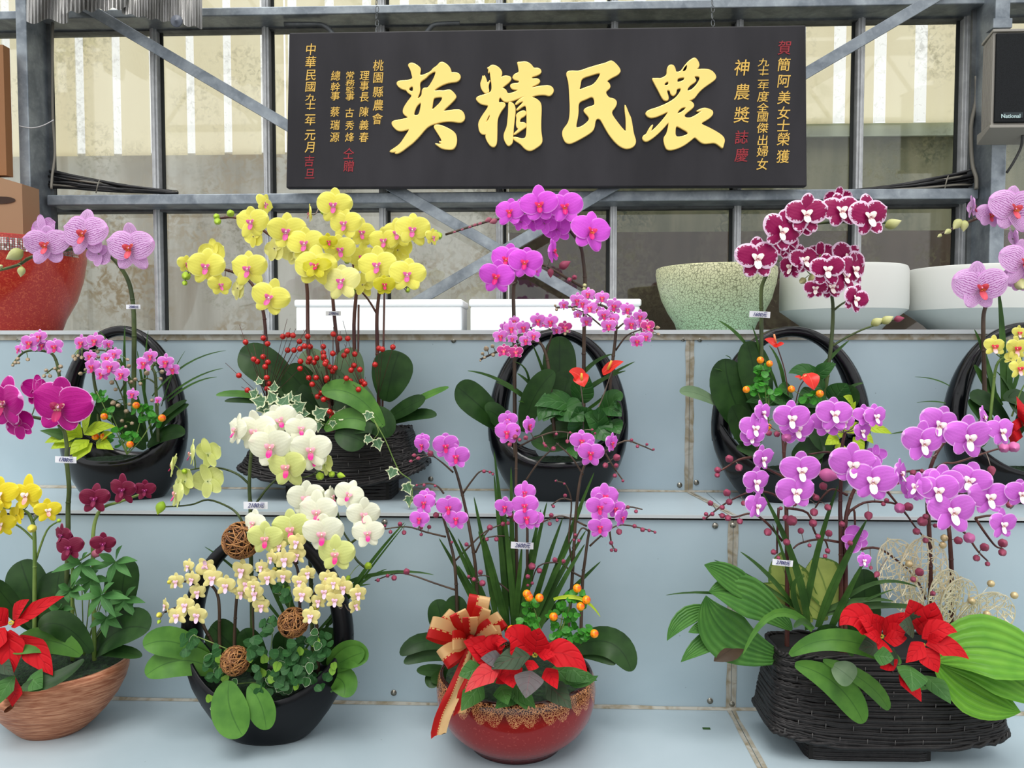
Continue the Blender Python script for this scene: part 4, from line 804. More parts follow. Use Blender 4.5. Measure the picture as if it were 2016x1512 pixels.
def leaf(par, mat, b, tp, w, Y, ctrl=None, shape='phal', dy=.05, tilt=.5, bend=0., name='leaf', nt=12, ns=4, fold=.16, by=0.):
    if w > 40 and nt == 12: nt = 20; ns = 6
    """a leaf from base pixel to tip pixel; dy: how far its tip comes towards the viewer; tilt: how far it turns its face up"""
    A = P(b[0], b[1], Y - by); B = P(tp[0], tp[1], Y - by - dy)
    if ctrl: C = P(ctrl[0], ctrl[1], Y - by - dy * .6)
    else:
        C = (A + B) / 2 + Vector((0, -.01, 0)) + Vector((0, 0, 1)) * ((B - A).length * (.12 if bend == 0 else bend))
    p, q, cl = SHP[shape]; cen = [A * (1 - t) ** 2 + C * (2 * t * (1 - t)) + B * t * t for t in [(1 - cos(pi * i / nt)) / 2 for i in range(nt + 1)]]
    N0 = Vector((0, -1, tilt)).normalized(); m = MB(); rows = []; es = []; s = w * S(Y) / 2
    for i in range(nt + 1):
        t = (1 - cos(pi * i / nt)) / 2; d = (cen[min(i + 1, nt)] - cen[max(i - 1, 0)]).normalized(); sd = d.cross(N0)
        sd = sd.normalized() if sd.length > 1e-4 else Vector((1, 0, 0)); nn = sd.cross(d); a = 2 * t ** p - 1; h = s * (max(0, 1 - a * a) ** q + cl * .5 * (1 - t) ** 4)
        if shape == 'strap': h = s * min(1, (1 - t) ** .5 * 1.25) * (.7 + .3 * min(1, t * 4))
        if shape in ('ovate', 'heart', 'broad'):
            k_ = .36 if shape != 'broad' else .48; h = s * ((min(1, t / k_) ** (.8 if shape == 'ovate' else .3 if shape == 'heart' else .6)) if t < k_ else 1 - ((t - k_) / (1 - k_)) ** (1.5 if shape == 'ovate' else 1.7 if shape == 'heart' else 2.2))
        row = []
        for j in range(ns + 1):
            v = 2 * j / ns - 1; row.append(cen[i] + sd * (v * h) + nn * (abs(v) * h * fold + random.uniform(-.02, .02) * h)); es.append(max(abs(v), t ** 4))
        rows.append(row)
    return m.grid(rows, es).obj(name, LF[mat], par)
def leaves(par, Y, lst, mat='phal', **k):
    for L in lst:
        mt = mat; kk = dict(k)
        L = list(L)
        if isinstance(L[-1], dict): kk.update(L.pop())
        if isinstance(L[-1], str): mt = L.pop()
        c = (L[5], L[6]) if len(L) > 6 else None
        leaf(par, mt, (L[0], L[1]), (L[2], L[3]), L[4], Y, c, **kk)
def plant(name, label, cat, x, y, Y, group=None): return thing(name, label, cat, P(x, y, Y), group)
def price(txt, x, y, w, Y, label, rot=0., h=None):
    h = h or w * .30; p = P(x, y, Y); t = thing('price_tag', label, 'tag', p, 'handwritten price tags'); s = S(Y); rm = Matrix.Rotation(rot, 4, 'Y')
    rows = [[(-w / 2 * s + w * s * i / 8, (-.002 + .0025 * (abs(i - 4) / 4) ** 2), z) for i in range(9)] for z in (-h / 2 * s, h / 2 * s)]
    m = MB(); m.grid(rows); m.grid([[(a, b + .0006, c) for a, b, c in r] for r in rows][::-1]); o = m.obj('paper', M['tag'], t); o.matrix_basis = Matrix.Translation(p) @ rm
    text(txt, x + 1, y, h * .88, Y - .0035, 'ink', t, 'lettering', .35, -.004, rot, .86 if len(txt) > 4 else .9)
# round, ivy and other repeated small leaves
def fanleaf(outline, mat, name, cup=.12):
    m = MB(); n = len(outline); vs = [(0, 0, .45)] + [(x * .5, cup * (x * x + (z - .45) ** 2) * -1, z * .5 + .45 * .5) for x, z in outline] + [(x, cup * (x * x + (z - .45) ** 2) * -2, z) for x, z in outline]
    fs = [(0, 1 + k, 1 + (k + 1) % n) for k in range(n)] + [(1 + k, 1 + n + k, 1 + n + (k + 1) % n, 1 + (k + 1) % n) for k in range(n)]
    m.add(vs, fs, [(.5 + v[0] * .5, v[2]) for v in vs], [0.] + [.5] * n + [1.] * n); return m.mesh(name, mat)
circ = [(.46 * sin(2 * pi * k / 12) * (1.1 if cos(2 * pi * k / 12) > 0 else .92), .5 - .5 * cos(2 * pi * k / 12) - (.0 if k else -.08) + (.08 if k == 6 else 0)) for k in range(12)]
ivyo = [(0, 0), (.2, -.08), (.42, .02), (.36, .22), (.62, .42), (.34, .5), (.30, .62), (.14, .78), (0, 1.08), (-.14, .78), (-.30, .62), (-.34, .5), (-.62, .42), (-.36, .22), (-.42, .02), (-.2, -.08)]
FM = {'fig': fanleaf(circ, LF['fig'], 'leaf'), 'figw': fanleaf(circ, LF['figw'], 'leaf'), 'figl': fanleaf(circ, LF['figl'], 'leaf'), 'ivy': fanleaf(ivyo, LF['ivy'], 'leaf', .2), 'sprig': fanleaf(circ, LF['sprig'], 'leaf')}
def small(par, kind, x, y, w, Y, ang=0., yaw=None, pitch=None):
    o = bpy.data.objects.new('leaf', FM[kind]); COL.objects.link(o); o.parent = par; o.matrix_parent_inverse = PINV[par.name]; s = w * S(Y)
    yaw = random.uniform(-40, 40) if yaw is None else yaw; pitch = random.uniform(-55, 5) if pitch is None else pitch
    o.matrix_basis = Matrix.Translation(P(x, y, Y)) @ Matrix.Rotation(R_(yaw), 4, 'Z') @ Matrix.Rotation(R_(pitch), 4, 'X') @ Matrix.Rotation(R_(ang), 4, 'Y') @ Matrix.Scale(s, 4) @ Matrix.Translation((0, 0, -.45))
BERRY = {}
def ballmesh(k, col, **kw):
    if k not in BERRY: BERRY[k] = MB().ball((0, 0, 0), 1, 14, 10).mesh('berry', NT(k).P(col=col, **kw).m)
    return BERRY[k]
def berry(par, k, x, y, r, Y, name='berry'):
    o = bpy.data.objects.new(name, BERRY[k]); COL.objects.link(o); o.parent = par; o.matrix_parent_inverse = PINV[par.name]; o.matrix_basis = Matrix.Translation(P(x, y, Y)) @ Matrix.Scale(r * S(Y), 4)
def orangem():
    t = NT('orange berry skin'); n = t.noise(t.co(), 1.2, 2); return t.P(col=t.mix(t.mr(n, .42, .6), (255, 160, 10), (232, 84, 14)), rough=.25).m
BERRY['orange'] = MB().ball((0, 0, 0), 1, 14, 10).mesh('berry', orangem())
ballmesh('redb', (190, 22, 14), rough=.22, metal=.25, coat=.4); ballmesh('goldb', (206, 186, 140), rough=.4, metal=.5)
def sprig(label, berries, lv, Y, base, w=13):
    """artificial sprig: orange berries among small round leaves; lv: (x, y, spread x, spread y, number)"""
    t = plant('berry_sprig', label, 'artificial sprig', *base, Y, 'orange berry sprigs'); m = MB()
    for x, y, sx_, sy_, n in lv:
        m.tube(smooth([P(*base, Y), P((x + base[0]) / 2 + 3, (y + base[1]) / 2, Y - .005), P(x, y - sy_ * .7, Y)]), .0012, 5)
        for k in range(n):
            a = random.uniform(0, 2 * pi); q = math.sqrt(random.random()); small(t, 'sprig', x + sx_ * q * cos(a), y + sy_ * q * sin(a), w * random.uniform(.8, 1.3), Y - random.uniform(-.012, .02), random.uniform(-180, 180), pitch=random.uniform(-70, 20))
    for x, y, r in berries:
        c = min(lv, key=lambda q: math.hypot(q[0] - x, q[1] - y)); m.tube([P(c[0], c[1], Y), P(x, y, Y - .018)], .001, 4); berry(t, 'orange', x, y, r, Y - .022)
    m.obj('stem', STM['green'], t); return t
def poinsettia(label, Y, centre, bracts, group='poinsettias', base=None):
    t = plant('poinsettia', label, 'poinsettia', *(base or centre), Y, group); m = MB()
    for c in (centre if isinstance(centre[0], tuple) else [centre]):
        for k in range(7): a = k * 2.4; m.ball(P(c[0] + 4 * cos(a), c[1] + 3 * sin(a), Y - .045), 2.2 * S(Y), 6, 4)
    m.obj('flower_centre', plain('yellow green cyathia', (190, 180, 60), .5), t)
    for i, b in enumerate(bracts):
        bx, by_, tx, ty, w, *r = b; mt = 'red'; kk = {}
        if r and isinstance(r[-1], dict): kk = r.pop()
        if r and isinstance(r[-1], str): mt = r.pop()
        c = (r[0], r[1]) if len(r) > 1 else None
        leaf(t, mt, (bx, by_), (tx, ty), w, Y, c, shape='ovate', name='bract' if mt.startswith('red') else 'leaf', **{**dict(dy=.02, by=.015 + .003 * i, tilt=.6, fold=.12), **kk})
    return t
def Z(ox, oy, s, L): return [(ox + a[0] / s, oy + a[1] / s, *a[2:]) for a in L]
# ================================================================ the plants, arrangement by arrangement
# ---- leftmost arch basket: striped orchid, small pink orchids, pothos, berries
YA1 = 1.80
orchids(YA1, [('tall striped lilac orchid arching over the leftmost arch basket', [[(262, 880), (264, 700), (264, 640), (262, 600), (255, 560), (240, 530), (215, 502), (190, 490), (160, 488), (100, 497), (60, 507), (35, 522), (-10, 534)]])],
 [(86, 452, 62, 165, 10), (196, 500, 50, 170, 170), (93, 484, 86), (168, 461, 97), (258, 489, 98, 5)], [(30, 501, 28, 'olive', 240), (42, 534, 17, 'olive', 180), (2, 524, 8, 'olive')], 'stripe', 'dkgreen', r=5)
price('2000元', 262, 604, 29, YA1 - .01, 'price tag reading 2000 on the striped orchid stem at the left')
orchids(1.76, [('small pink orchid at the far left of the leftmost arch basket', [[(125, 860), (120, 780), (118, 750), (112, 715), (100, 695), (70, 690), (45, 695), (24, 718)], [(118, 745), (108, 725), (92, 735)]]),
 ('small pink orchid with a drooping cluster inside the leftmost arch basket', [[(196, 870), (192, 790), (186, 755), (184, 735), (190, 715), (175, 690), (155, 688)], [(190, 740), (215, 715), (235, 735)], [(180, 690), (205, 690), (222, 700)], [(245, 860), (246, 800), (232, 760), (225, 745)], [(238, 770), (250, 750), (258, 765)]]),
 ('small pink orchid right of the tall stem in the leftmost arch basket', [[(312, 870), (308, 790), (306, 740), (300, 722), (315, 712), (335, 722)], [(306, 755), (290, 745), (272, 752)], [(311, 830), (311, 800), (311, 792)]])],
 [(38, 688, 26, -30), (84, 680, 30), (108, 683, 38), (78, 664, 34), (59, 676, 42), (161, 676, 37), (187, 672, 37), (212, 678, 24, 60), (177, 702, 28), (226, 698, 30), (212, 706, 34), (182, 722, 38), (201, 737, 34), (217, 724, 40), (240, 738, 37), (284, 716, 38), (297, 702, 32), (339, 728, 30, 30), (327, 714, 37), (261, 777, 26), (311, 788, 18)],
 Z(0, 620, 3.979, [(120, 375, 9), (140, 345, 9), (218, 350, 9), (100, 395, 7), (145, 375, 7), (575, 325, 9), (590, 345, 9), (640, 335, 9), (610, 320, 8), (362, 435, 9), (392, 480, 9), (345, 480, 9), (475, 405, 10), (430, 420, 8), (465, 440, 8), (765, 290, 9), (860, 255, 11), (770, 330, 8), (630, 460, 9), (670, 430, 8), (875, 530, 11), (905, 585, 9), (930, 365, 9), (1010, 400, 10), (1000, 350, 8), (1030, 525, 9), (1060, 505, 9), (1100, 540, 9), (885, 690, 12), (925, 710, 10), (990, 755, 11), (955, 830, 9), (1035, 850, 9), (985, 875, 7), (1150, 455, 12), (1260, 500, 9), (1270, 445, 10), (1015, 700, 9), (1190, 670, 9)]), 'mini', 'dkgreen', 'tan', r=3.6, group='small pink orchids in the leftmost arch basket', step=.0035)
t = plant('pothos', 'lime green pothos in the leftmost arch basket', 'pothos', 160, 880, 1.74)
leaves(t, 1.74, [(165, 870, 78, 848, 26, 'strap'), (158, 856, 88, 872, 30), (162, 862, 120, 828, 34), (165, 855, 184, 800, 26), (165, 855, 228, 840, 30), (176, 866, 138, 896, 32), (182, 872, 142, 912, 34), (190, 870, 224, 886, 26), (150, 868, 100, 884, 30), (196, 868, 222, 852, 20)], 'lime', shape='ovate', dy=.04)
sprig('orange berries among round leaves in the leftmost arch basket', [(268, 798, 7), (205, 820, 7), (319, 823, 7.5), (188, 860, 7), (204, 859, 7), (256, 875, 7)], [(283, 812, 22, 18, 22), (215, 812, 10, 12, 8), (240, 862, 34, 18, 26), (305, 828, 14, 12, 8), (190, 780, 22, 14, 12)], 1.745, (250, 895))
t = plant('orchid_foliage', 'dark orchid leaves inside the leftmost arch basket', 'leaves', 290, 880, 1.80)
leaves(t, 1.80, [(290, 880, 364, 855, 34, 330, 840), (285, 860, 226, 815, 40), (275, 850, 190, 790, 40), (285, 885, 240, 825, 36), (300, 860, 372, 796, 18), (295, 850, 368, 788, 14), (205, 880, 160, 780, 36)], 'phal', dy=.03)
leaves(t, 1.83, [(290, 870, 195, 650, 9, 270, 740), (250, 860, 246, 640, 8), (300, 860, 270, 690, 7), (300, 780, 446, 690, 5, 360, 700), (320, 790, 440, 725, 5, 380, 735), (330, 790, 428, 742, 5, 380, 745), (285, 790, 292, 650, 5), (318, 800, 365, 690, 3)], 'strap', shape='strap', dy=.02)
# ---- deep magenta orchid and neighbours, copper bowl
YL = 1.55
orchids(YL, [('tall deep magenta orchid with pale petal rims at the left edge', [[(131, 1290), (131, 1180), (134, 1060), (134, 1000), (136, 960), (131, 905), (131, 872), (118, 838), (60, 820), (-20, 812)]])],
 [(72, 770, 66, 170), (40, 838, 66, 175, 30), (12, 794, 112, -12), (120, 800, 124)], [], 'deep', 'dkgreen', r=5.5)
price('1700元', 129, 905, 44, YL - .02, 'price tag reading 1700 below the deep magenta orchid', .03)
orchids(1.53, [('golden yellow orchid at the left edge above the copper bowl', [[(68, 1290), (68, 1180), (68, 1060), (62, 1022), (45, 1004), (0, 1000)], [(66, 1062), (40, 1038), (5, 1020)], [(70, 1105), (92, 1045), (116, 1026)], [(66, 1025), (78, 1012), (90, 1005)]])],
 [(34, 1014, 48, 160), (4, 1032, 60, -5), (55, 974, 76), (2, 974, 76), (94, 1005, 52, 40), (-22, 1000, 60)], [(63, 1041, 20, 'ybud'), (116, 1025, 10, 'green')], 'gold', 'green', r=4.5)
orchids(1.525, [('burgundy orchid with three blooms in a row near the copper bowl', [[(186, 1300), (184, 1150), (183, 1060), (190, 1018), (205, 998), (235, 988), (280, 972)]]),
 ('burgundy orchid with low blooms near the copper bowl', [[(143, 1300), (143, 1210), (143, 1110), (150, 1085)], [(146, 1110), (170, 1095), (190, 1082)]])],
 [(187, 982, 64), (285, 965, 44, 25), (243, 964, 62), (123, 1054, 50, -20), (137, 1078, 60), (203, 1071, 50, 10)], [(190, 1090, 19, 'mauve', 90), (162, 1070, 12, 'tan')], 'burg', 'green', r=4.5, group='burgundy orchids over the copper bowl')
t = plant('palmate_plant', 'soft green plant with star-shaped leaflets over the copper bowl', 'plant', 165, 1290, 1.54)
for cx, cy, R, yy in ((160, 1110, 62, 1.52), (228, 1106, 60, 1.53), (200, 1172, 62, 1.50), (140, 1160, 36, 1.52), (245, 1180, 50, 1.55), (180, 1140, 46, 1.54), (210, 1215, 46, 1.54), (120, 1200, 34, 1.53)):
    for k in range(6):
        a = 2 * pi * k / 6 + cx; r = R * random.uniform(.7, 1.0); leaf(t, 'palm', (cx, cy), (cx + r * cos(a), cy + .75 * r * sin(a) + 8), 19, yy, None, 'ovate', .02, 1.0, name='leaflet', nt=8)
    MB().tube(smooth([P(165, 1290, 1.56), P((165 + cx) / 2, (1290 + cy) / 2, 1.555), P(cx, cy, yy)]), .0012, 5).obj('stalk', STM['green'], t)
t = plant('orchid_foliage', 'broad dark orchid leaves over the copper bowl', 'leaves', 170, 1300, 1.56)
leaves(t, 1.56, [(90, 1250, 40, 1104, 80, {'dy': -.02}), (110, 1250, 118, 1122, 84, {'dy': -.02}), (60, 1240, -20, 1140, 40), (235, 1230, 252, 1100, 72, {'dy': -.03}), (180, 1290, 294, 1240, 78, 240, 1215), (185, 1285, 280, 1292, 26), (180, 1285, 76, 1236, 52, 125, 1205, {'by': .04}), (160, 1290, 22, 1283, 52, 90, 1235, 'lite', {'by': .06}), (165, 1298, 42, 1352, 30, 110, 1350, {'by': .09})], 'phal', dy=.06, tilt=.8)
poinsettia('red poinsettia at the left edge in the copper bowl', 1.48, (22, 1226), [(30, 1300, 12, 1240, 50), (25, 1220, 58, 1180, 34), (15, 1230, -30, 1200, 50), (40, 1250, 104, 1330, 50, 80, 1290), (20, 1240, 25, 1330, 66), (10, 1235, -20, 1290, 50), (30, 1228, 127, 1174, 34, 80, 1188), (22, 1234, 58, 1222, 18), (0, 1300, 28, 1330, 30, 'pdark'), (30, 1330, -6, 1390, 40, 'pgreen'), (60, 1330, 84, 1355, 50, 'pgreen')], base=(30, 1330))
t = plant('ribbon', 'red ribbon end at the left edge over the copper bowl', 'ribbon', 25, 1340, 1.44)
MB().grid([[P(28, 1328, 1.45), P(14, 1352, 1.45)], [P(42, 1355, 1.435), P(10, 1365, 1.44)], [P(44, 1366, 1.43), P(24, 1392, 1.435)]]).obj('tail', LF['red'], t)
t = plant('twist_ornament', 'copper coloured rolled ornament at the left edge on the copper bowl', 'ornament', 5, 1396, 1.46)
MB().tube([P(-40, 1380, 1.45), P(-5, 1384, 1.445), P(14, 1390, 1.44), P(18, 1395, 1.438)], [.013, .012, .011, .010], 14, False).obj('roll', M['copper'], t)
t = plant('gold_mesh_ornament', 'gold wire mesh ornament at the left edge behind the red poinsettia', 'ornament', 5, 1185, 1.57)
gm = plain('gold wire', (176, 140, 70), .35, .7)
for k in range(16):
    MB().tube(qb(P(-20, 1200, 1.57), P(26 - k * 3.2, 1168 + abs(k - 6) * 1.2, 1.565), P(2, 1162 + k * 2, 1.56)), .0013, 4).obj('wire', gm, t)
# ---- yellow orchids in the woven basket
YY = 1.83
YF = Z(340, 370, 3.6, [(725, 430, 52, 165, 160, 'pyellow'), (860, 450, 62, 160, 20, 'pyellow'), (465, 710, 48, 150, 160, 'pyellow'), (290, 470, 60, 165, 0), (575, 345, 44, 160, 170), (650, 115, 42, 70, 20), (975, 185, 38, -60), (1600, 440, 62, 165, 20), (1350, 500, 62), (1350, 685, 52, 160), (1335, 320, 58, 20), (1500, 380, 62), (1590, 325, 62), (335, 690, 46, 50), (95, 540, 36, 60, 0), (240, 560, 74), (540, 575, 76), (560, 245, 68), (810, 310, 76), (940, 400, 74), (1145, 125, 70), (1222, 258, 66), (1185, 440, 62, 10), (1455, 555, 78), (1700, 300, 68), (1840, 350, 34, 60), (1665, 620, 72), (690, 780, 76, 0, 10), (1105, 385, 36, 20, 0, 'dyellow'), (1010, 560, 84, 0), (1200, 670, 78, 0, 0, 'pyellow'), (1500, 690, 44, 10, 0, 'dyellow'), (1020, 560, 58, 0, 0, -35, 'dyellow')])
YB_ = Z(340, 370, 3.6, [(410, 180, 17), (310, 203, 14), (318, 238, 16), (95, 625, 20), (85, 675, 12), (955, 460, 17), (1085, 435, 12), (1070, 170, 15), (1235, 520, 13), (1260, 735, 23), (1250, 685, 16), (1670, 690, 13), (1665, 725, 12), (1885, 340, 18), (1805, 300, 12), (1865, 310, 9)])
orchids(YY, [('yellow orchid leaning left, lowest of the yellow orchids', [[(528, 850), (527, 780), (524, 700), (522, 640), (515, 600), (500, 565), (480, 545), (440, 530), (400, 527), (372, 540)]]),
 ('yellow orchid with the top left spray of the yellow orchids', [[(608, 850), (608, 760), (606, 640), (604, 560), (590, 510), (565, 480), (530, 462), (500, 440), (460, 428), (432, 430)]]),
 ('yellow orchid in the middle carrying the 2700 price tag', [[(674, 860), (672, 760), (660, 640), (655, 580), (655, 530), (652, 490), (640, 480), (610, 490)]]),
 ('yellow orchid with the highest central spray', [[(700, 860), (700, 760), (697, 640), (702, 560), (692, 500), (686, 460), (672, 430), (640, 415), (628, 405)]]),
 ('yellow orchid leaning right, rightmost of the yellow orchids', [[(748, 860), (745, 760), (742, 640), (745, 590), (752, 550), (770, 500), (800, 475), (850, 462)], [(742, 618), (725, 590), (705, 568), (692, 562)], [(765, 545), (785, 560), (806, 568)]])],
 YF, YB_, 'yellow', 'red', 'green', r=4.2, group='yellow orchids in the woven basket', step=.0045, stemdy=.03)
for a, b in (((616, 860), (604, 600)), ((704, 860), (706, 600)), ((752, 860), (757, 560))):
    o = MB().tube([P(*a, YY + .025), P(*b, YY + .025)], .0028, 6).obj('support_stick', STM['red']); tag(o, 'thin reddish support stick beside the %s yellow orchid stem' % {616: 'second', 704: 'fourth', 752: 'rightmost'}[a[0]], 'stick')
price('2700元', 656, 617, 30, YY - .0, 'price tag reading 2700 on the middle yellow orchid stem')
t = plant('orchid_foliage', 'large green leaves at the foot of the yellow orchids', 'leaves', 690, 850, 1.84)
leaves(t, 1.84, [(690, 820, 688, 684, 62, 'gray', {'dy': -.02}), (660, 800, 600, 690, 60, 'gray', {'dy': -.02}), (600, 800, 470, 696, 74, 520, 705, {'dy': .0}), (650, 840, 560, 728, 66, 590, 745), (665, 830, 640, 720, 70, 'gray'), (760, 790, 786, 692, 84, {'dy': .0}), (740, 810, 652, 745, 56, 'gray'), (530, 790, 425, 778, 15, 480, 768, 'lite'), (520, 795, 442, 790, 12), (760, 825, 884, 762, 15, 830, 778, 'lite'), (755, 830, 838, 784, 34, 800, 800), (765, 835, 860, 818, 24, 820, 808), (650, 845, 544, 756, 62, 610, 770)], 'phal', dy=.05, tilt=.5)
leaves(t, 1.76, [(755, 840, 633, 772, 48, 700, 750, 'lite'), (740, 850, 760, 868, 0.1), (640, 848, 742, 846, 44, 690, 800, 'lite'), (690, 850, 762, 862, 62, 750, 800), (660, 852, 720, 872, 60)], 'phal', dy=.0, tilt=.4)
leaves(t, 1.87, [(560, 820, 568, 730, 22), (600, 830, 590, 760, 30)], 'phal')
t = plant('berry_pick', 'wiry red bead picks among the yellow orchid stems', 'artificial picks', 650, 850, 1.80); wi = MB()
RB = Z(420, 600, 3.779, [(240,278),(372,248),(404,290),(517,236),(557,224),(593,228),(641,273),(702,236),(553,338),(600,338),(644,328),(679,308),(720,312),(818,312),(818,357),(889,362),(648,421),(717,400),(707,425),(770,397),(748,430),(820,398),(838,424),(645,475),(868,464),(888,495),(710,544),(765,542),(735,592),(843,545),(845,565),(803,655),(775,683),(190,526),(254,636),(300,405),(328,423),(371,387),(406,427),(385,461),(340,564),(397,542),(413,587),(399,625),(940,250),(1000,251),(893,218),(995,344),(972,377),(1052,367),(1046,452),(1025,486),(1090,482),(990,547),(1019,568),(1105,570),(1125,588),(1099,616),(1080,630),(1258,331),(1232,325),(1336,315),(1203,445),(850,690),(865,795),(820,705),(836,690),(895,805),(883,838),(905,470),(822,385),(832,440)])
for i, (x, y) in enumerate(RB):
    yb = 1.795 - .008 * (i % 6); berry(t, 'redb', x, y, 5.8, yb, 'bead')
    r0 = min(((655, 800), (525, 790), (715, 775), (745, 780)), key=lambda q: math.hypot(q[0] - x, (q[1] - y) * .4)); dx, dy_ = x - r0[0], y - r0[1]; L = math.hypot(dx, dy_) + 1e-6
    e = 14 + (22 if i % 3 == 0 else 0); wi.tube([P(*r0, 1.80), P(x, y, yb), P(x + dx / L * e, y + dy_ / L * e, yb)], .0006, 4)
wi.tube(smooth([P(655, 850, 1.79), P(648, 790, 1.785), P(640, 760, 1.78)]), .004, 6)
wi.obj('wires', STM['red'], t)
t = plant('ivy', 'variegated ivy trailing over the front of the woven basket', 'ivy', 640, 850, 1.78); vm = MB()
vp = [(735, 825), (758, 865), (775, 905), (788, 930), (808, 945), (803, 955)]
vm.tube(smooth([P(x, y, 1.735) for x, y in vp]), .0014, 5); vm.tube(smooth([P(735, 825, 1.735), P(745, 850, 1.73), P(735, 865, 1.73)]), .0009, 5); vm.tube(smooth([P(803, 950, 1.735), P(812, 965, 1.72), P(806, 1000, 1.66)]), .001, 5)
vm.tube(smooth([P(700, 850, 1.78), P(640, 835, 1.76), P(560, 800, 1.76), P(500, 790, 1.77)]), .0012, 5); vm.obj('vine', STM['green'], t)
for x, y, w, a in ((725, 820, 26, 200), (727, 865, 24, 100), (745, 875, 30, 160), (772, 932, 30, 200), (803, 962, 30, 160), (806, 986, 26, 180), (632, 813, 36, 60), (672, 815, 36, 20), (627, 840, 26, 170), (655, 835, 18, 180), (560, 790, 36, 30), (535, 782, 34, 330), (540, 762, 26, 0), (510, 790, 36, 280), (590, 800, 34, 60), (575, 815, 32, 120), (555, 810, 34, 200), (520, 805, 34, 250), (600, 815, 26, 90), (570, 780, 24, 20), (500, 775, 28, 290), (545, 800, 32, 90), (585, 785, 26, 40), (510, 750, 20, 350), (530, 815, 28, 170), (598, 840, 24, 150)):
    small(t, 'ivy', x, y, w * .82, 1.73 if x > 700 else 1.745 + random.uniform(0, .03), a, random.uniform(-20, 20), random.uniform(-35, -5))
# ---- centre arch basket: tall magenta orchids, small pink orchids, anthuriums
YM = 1.80
orchids(YM, [('tall vivid magenta orchid arching left over the second arch basket', [[(1148, 900), (1149, 760), (1150, 640), (1152, 560), (1148, 512), (1143, 486), (1130, 464), (1105, 440), (1070, 429), (1000, 430), (960, 436), (877, 462)]]),
 ('vivid magenta orchid with four lower blooms over the second arch basket', [[(1014, 900), (1013, 760), (1012, 640), (1011, 570), (1018, 545), (1032, 527), (1062, 520), (1090, 532), (1120, 550), (1160, 572), (1187, 578)]])],
 [(1097, 452, 56, 165, 10), (1050, 435, 44, 160, 40), (1072, 440, 46, 170, -30), (1027, 405, 34, 60), (1026, 437, 40, 165), (1112, 408, 72), (1004, 418, 58, -15), (1061, 405, 76), (1163, 456, 82, 12, 12), (1051, 530, 40, 40), (998, 512, 68, -5, 12), (1088, 495, 50, 60, -30), (978, 545, 70, -5, 10), (1034, 518, 68, 0, 5)],
 [(1111, 522, 20, 'rose', 60), (1084, 537, 15, 'rose', 180), (1131, 546, 12, 'rose'), (1121, 551, 11, 'rose'), (1151, 562, 9, 'olive'), (1150, 569, 8, 'olive'), (1166, 572, 7, 'olive'), (962, 433, 12, 'mauve', 250), (972, 436, 13, 'mauve', 250), (945, 440, 7, 'mauve', 250), (935, 443, 7, 'mauve', 250), (925, 447, 6, 'mauve', 250), (910, 452, 5, 'mauve', 250), (895, 457, 5, 'mauve', 250)], 'hot', 'brown', r=4.2, group='tall magenta orchids in the second arch basket', step=.005)
mc = Z(860, 360, 4.2, [(640, 1145, 24), (560, 1190, 20), (1060, 1200, 30, 0, 0, 'minir'), (990, 1220, 22), (715, 1200, 32), (615, 1210, 34), (525, 1272, 32), (885, 1160, 28), (835, 1142, 34), (940, 1152, 34), (735, 1305, 30), (800, 1270, 30), (625, 1290, 22), (555, 1392, 32, 0, 0, 'minir'), (655, 1402, 32, 0, 0, 'minir')])
mr_ = Z(860, 360, 4.2, [(1050, 1010, 22), (1165, 1090, 20), (1235, 1150, 28), (1250, 925, 30), (1160, 975, 32), (1205, 1000, 28), (1320, 1050, 20), (1265, 1040, 34), (1365, 955, 32), (1465, 1020, 34), (1575, 1050, 32), (1450, 1130, 32), (1380, 1095, 30), (1420, 1185, 34), (1605, 1170, 34), (1680, 1110, 30), (1690, 1170, 24), (1745, 1190, 32, 0, 0, 'minir'), (1730, 1275, 28), (1655, 1310, 32)])
orchids(1.77, [('small pink orchid spray on the left of the second arch basket', [[(1092, 860), (1082, 740), (1072, 690), (1055, 672), (1020, 680), (985, 690), (945, 708)], [(1072, 690), (1055, 660), (1040, 640)], [(1074, 700), (1085, 665), (1096, 645), (1112, 650)], [(1020, 676), (1005, 655), (990, 650)]]),
 ('small pink orchid spray on the right of the second arch basket', [[(1196, 860), (1202, 750), (1212, 660), (1211, 630), (1198, 610), (1178, 600), (1140, 603), (1094, 606)], [(1211, 640), (1190, 645), (1155, 618), (1125, 606)], [(1212, 690), (1235, 660), (1265, 648)], [(1212, 650), (1230, 635), (1260, 620)], [(1205, 612), (1220, 605), (1238, 608)]])],
 mc + mr_, Z(860, 360, 4.2, [(408, 1370, 12), (378, 1412, 8), (466, 1424, 9), (395, 1445, 7), (460, 1350, 9), (360, 1470, 5), (978, 1015, 6), (990, 1048, 7), (1035, 1012, 8), (1130, 1045, 8), (975, 1185, 10), (1080, 1230, 8), (1060, 1250, 7), (1825, 1198, 9), (1832, 1252, 7), (1780, 1235, 8), (1585, 1110, 9)]), 'mini', 'brown', 'tan', r=3.6, group='small pink orchids in the second arch basket', step=.003, stemdy=.012)
